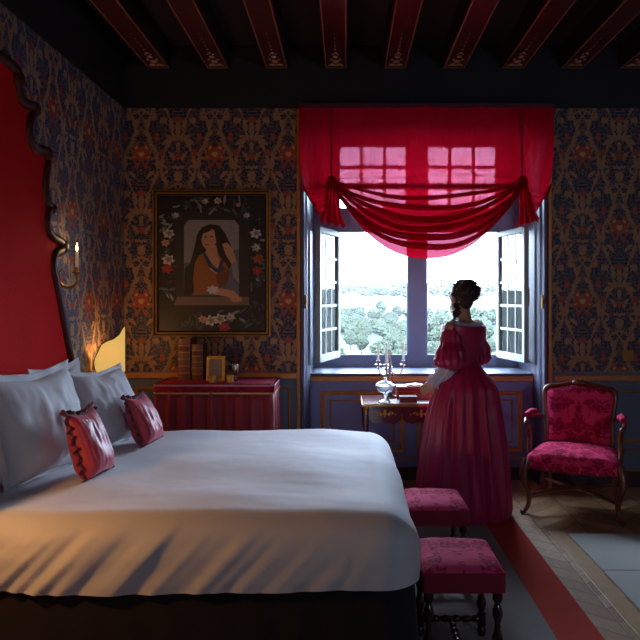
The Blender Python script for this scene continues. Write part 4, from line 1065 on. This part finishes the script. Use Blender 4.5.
# gown -------------------------------------------------
def skirt():
    b = MB()
    tab = [(0, .325), (.05, .33), (.3, .305), (.5, .283), (.7, .25), (.82, .222), (.9, .195), (.96, .165), (1.01, .135), (1.05, .112), (1.085, .095)]
    def fn(u, v):
        z = .004+(1.085-.004)*(1-v); a = 2*pi*u; r = interp(tab, z)
        k = min(1, max(0, (1.06-z)/.3))
        fold = k*(.013*sin(a*17+1.5*sin(z*2))+.004*sin(a*29+2)+.012*sin(a*7+.5)+.006*sin(a*11+z*3))
        bust = .04*max(0, -(cos(a-(FA+pi/2))))*math.exp(-((z-.92)/.12)**2)
        rx = r+fold+bust
        shift = (.03*(z-.5) if z > .5 else 0)
        return (rx*cos(a)+.0, rx*sin(a)*(.93-.17*max(0, 1-z/.7)), z)
    b.grid(fn, 340, 60, wrap=True); return b.build('skirt', m_gown, wo, merge=False)
skirt()
def bodice():
    b = MB(); tab = [(1.06, .112, .092), (1.10, .112, .094), (1.16, .128, .104), (1.22, .150, .118), (1.27, .166, .122), (1.315, .185, .115), (1.335, .185, .105)]
    def fn(u, v):
        z = 1.06+(1.33-1.06)*v; a = 2*pi*u
        rx = interp([(t[0], t[1]) for t in tab], z); ry = interp([(t[0], t[2]) for t in tab], z)
        l, f = rx*cos(a), ry*sin(a)
        if f > 0: f *= 1+.2*math.exp(-((z-1.23)/.06)**2)
        p = B(f, l, z+.018*abs(cos(a))**3*v - .012*max(0, sin(a))*v+.002*sin(a*30)*(1-v))
        return tuple(p)
    b.grid(fn, 90, 26, wrap=True); bd = b.build('bodice', m_gown, wo, merge=False, solid=.004)
    # turned-down collar band and linen edge
    def band(u, v, off, z0, z1, am):
        a = 2*pi*u; rx, ry = .190+off, .118+off; z = z0+(z1-z0)*v+.018*abs(cos(a))**3-.012*max(0, sin(a))
        rr_ = 1+.02*sin(pi*v)+am*sin(a*28)*(v); return tuple(B(ry*sin(a)*rr_*1.0, rx*cos(a)*rr_, z))
    c = MB(); c.grid(lambda u, v: band(u, v, .006, 1.27, 1.335, 0), 90, 8, wrap=True); c.build('collar', m_gown, wo, merge=False, solid=.006)
    c = MB(); c.grid(lambda u, v: band(u, v, .002-.035*v, 1.318, 1.358, .03), 120, 6, wrap=True); c.build('linen_edge', m_lace, wo, merge=False, solid=.003, label='white gathered linen edge')
bodice()
def sleeve(sh, el, sgn):
    b = MB(); ax = (el-sh); L_ = ax.length; ax.normalize(); n0 = Fd.cross(ax).normalized(); n1 = ax.cross(n0)
    def fn(u, v):
        a = 2*pi*u; r = interp([(0, .052), (.08, .066), (.2, .070), (.30, .068), (.5, .098), (.75, .112), (.9, .098), (1, .045)], v)
        pl = .006*sin(a*13+v*3)*min(1, v*4)+.008*noise.noise(Vector((cos(a)*2, sin(a)*2, v*5)))
        p = sh+ax*L_*v*1.06+(n0*cos(a)+n1*sin(a))*(r+pl)-Vector((0, 0, .015*sin(pi*v)))
        return tuple(p)
    b.grid(fn, 90, 40, wrap=True); b.build('puffed_sleeve', m_gown, wo, merge=False)
sleeve(B(-.005, .155, 1.325), B(-.01, .18, 1.055), 1); sleeve(B(-.005, -.150, 1.325), B(.03, -.185, 1.065), -1)
def under(el, wr):
    b = MB(); ax = (wr-el); L_ = ax.length; ax.normalize(); n0 = Fd.cross(ax).normalized(); n1 = ax.cross(n0)
    def fn(u, v):
        a = 2*pi*u; r = interp([(0, .055), (.3, .056), (.7, .044), (.85, .032), (.9, .036), (1, .058)], v)+.004*sin(a*9+v*5)+(.008*sin(a*14) if v > .9 else 0)
        return tuple(el+ax*(L_*1.0*v)+(n0*cos(a)+n1*sin(a))*r)
    b.grid(fn, 70, 30, wrap=True); b.build('linen_sleeve', m_lace, wo, merge=False, label='white linen undersleeve with ruffled cuff')
under(B(-.02, .185, 1.07), B(.135, .158, .945)); under(B(.02, -.20, 1.07), B(.22, -.04, .965))

# ------------------------------------------------------------ outside: hillside with pale trees
def terr(x, y):
    z = interp([(8, -9.5), (60, -8), (100, -6), (150, -4.0), (200, -1.6), (300, 2.0), (420, 6.0), (600, 9)], y)
    return z+2.2*noise.noise(Vector((x*.012, y*.012, 1)))+.002*x
t = NT('frosted_meadow'); m_ground = t.done(t.bsdf(t.mix(t.ramp(t.noise(t.obj(), .035, 3), .42, .6), (.026, .032, .024), (.040, .043, .038)), .9, spec=.1))
b = MB(); b.grid(lambda u, v: ((u-.5)*(60+900*v), 8+600*v**1.5, terr((u-.5)*(60+900*v), 8+600*v**1.5)), 90, 90)
o = b.build('ground_outside', m_ground); o['kind'] = 'structure'
t = NT('hazy_foliage'); n_ = t.noise(t.obj(), 1.2, 5, .7)
m_fol = t.done(t.bsdf(t.mix(t.ramp(n_, .38, .62), (.016, .024, .012), (.036, .044, .030)), .9, spec=.05))
m_bark = simple('bark', (.03, .025, .02), .9)
def tree(seed, name, label, cat, r, h):
    o = thing(name, label, cat, (0, 0, 0), 0, 'pale trees on the hillside'); b = MB()
    rnd = random.Random(seed)
    b.tube([(0, 0, -1), (.1, 0, h*.3), (0, .1, h*.6)], [.22, .16, .08], 8); b.build('trunk', m_bark, o)
    b = MB()
    for i in range(8):
        a = rnd.uniform(0, 6.28); q = rnd.uniform(.1, .6)*r
        s_ = rnd.uniform(.42, .62)*r; sd = rnd.uniform(0, 50)
        b.ball((q*cos(a), q*sin(a), h*.35+rnd.uniform(.1, .55)*h*.75), (s_, s_, s_*.85), 0, 28, 18, fn=lambda d: 1+.38*noise.fractal(d*2.6+Vector((sd, 0, 0)), .5, 2.2, 5))
    b.build('crown', m_fol, o, merge=False)
    return o
protos = [tree(1, 'hillside_tree', 'pale broad tree on the hazy hillside outside', 'tree', 3.2, 6), tree(5, 'hillside_tree', 'pale broad tree on the hazy hillside outside', 'tree', 2.6, 7), tree(9, 'hillside_tree', 'pale broad tree on the hazy hillside outside', 'tree', 3.8, 5)]
random.seed(21); cnt = 0
def spots():
    L = []
    for i in range(9000):
        if len(L) >= 280: break
        far = random.random() < .3
        y = random.uniform(290, 430) if far else random.uniform(72, 170)
        x = y*(random.uniform(-50, 200)/700)
        s_ = random.uniform(.5, .72)*(1.25 if far else (.6 if y < 100 else .85))
        if all((x-a)**2+(y-c)**2 > (3.9*(s_+e))**2*.72 for a, c, e in L): L.append((x, y, s_))
    return L
for i, (x, y, s_) in enumerate(spots()):
    p = protos[i % 3] if i < 3 else copy_tree(protos[i % 3])
    z = terr(x, y)
    p.location = (x, y, z-.3*s_); p.rotation_euler = (0, 0, random.uniform(0, 6.28)); p.scale = (s_, s_, s_*random.uniform(.85, 1.15))

# valley haze
t = NT('valley_haze'); vv = t.n('ShaderNodeVolumeScatter'); vv.inputs['Density'].default_value = .0002; vv.inputs['Color'].default_value = (.95, .97, 1, 1)
t.t.links.new(vv.outputs[0], t.out.inputs['Volume'])
b = MB(); b.box(-60, 260, 30, 560, -30, 60); o = b.build('valley_haze', t.m, smooth=False); tag(o, 'thin white haze filling the valley beyond the window', 'haze', kind='stuff')
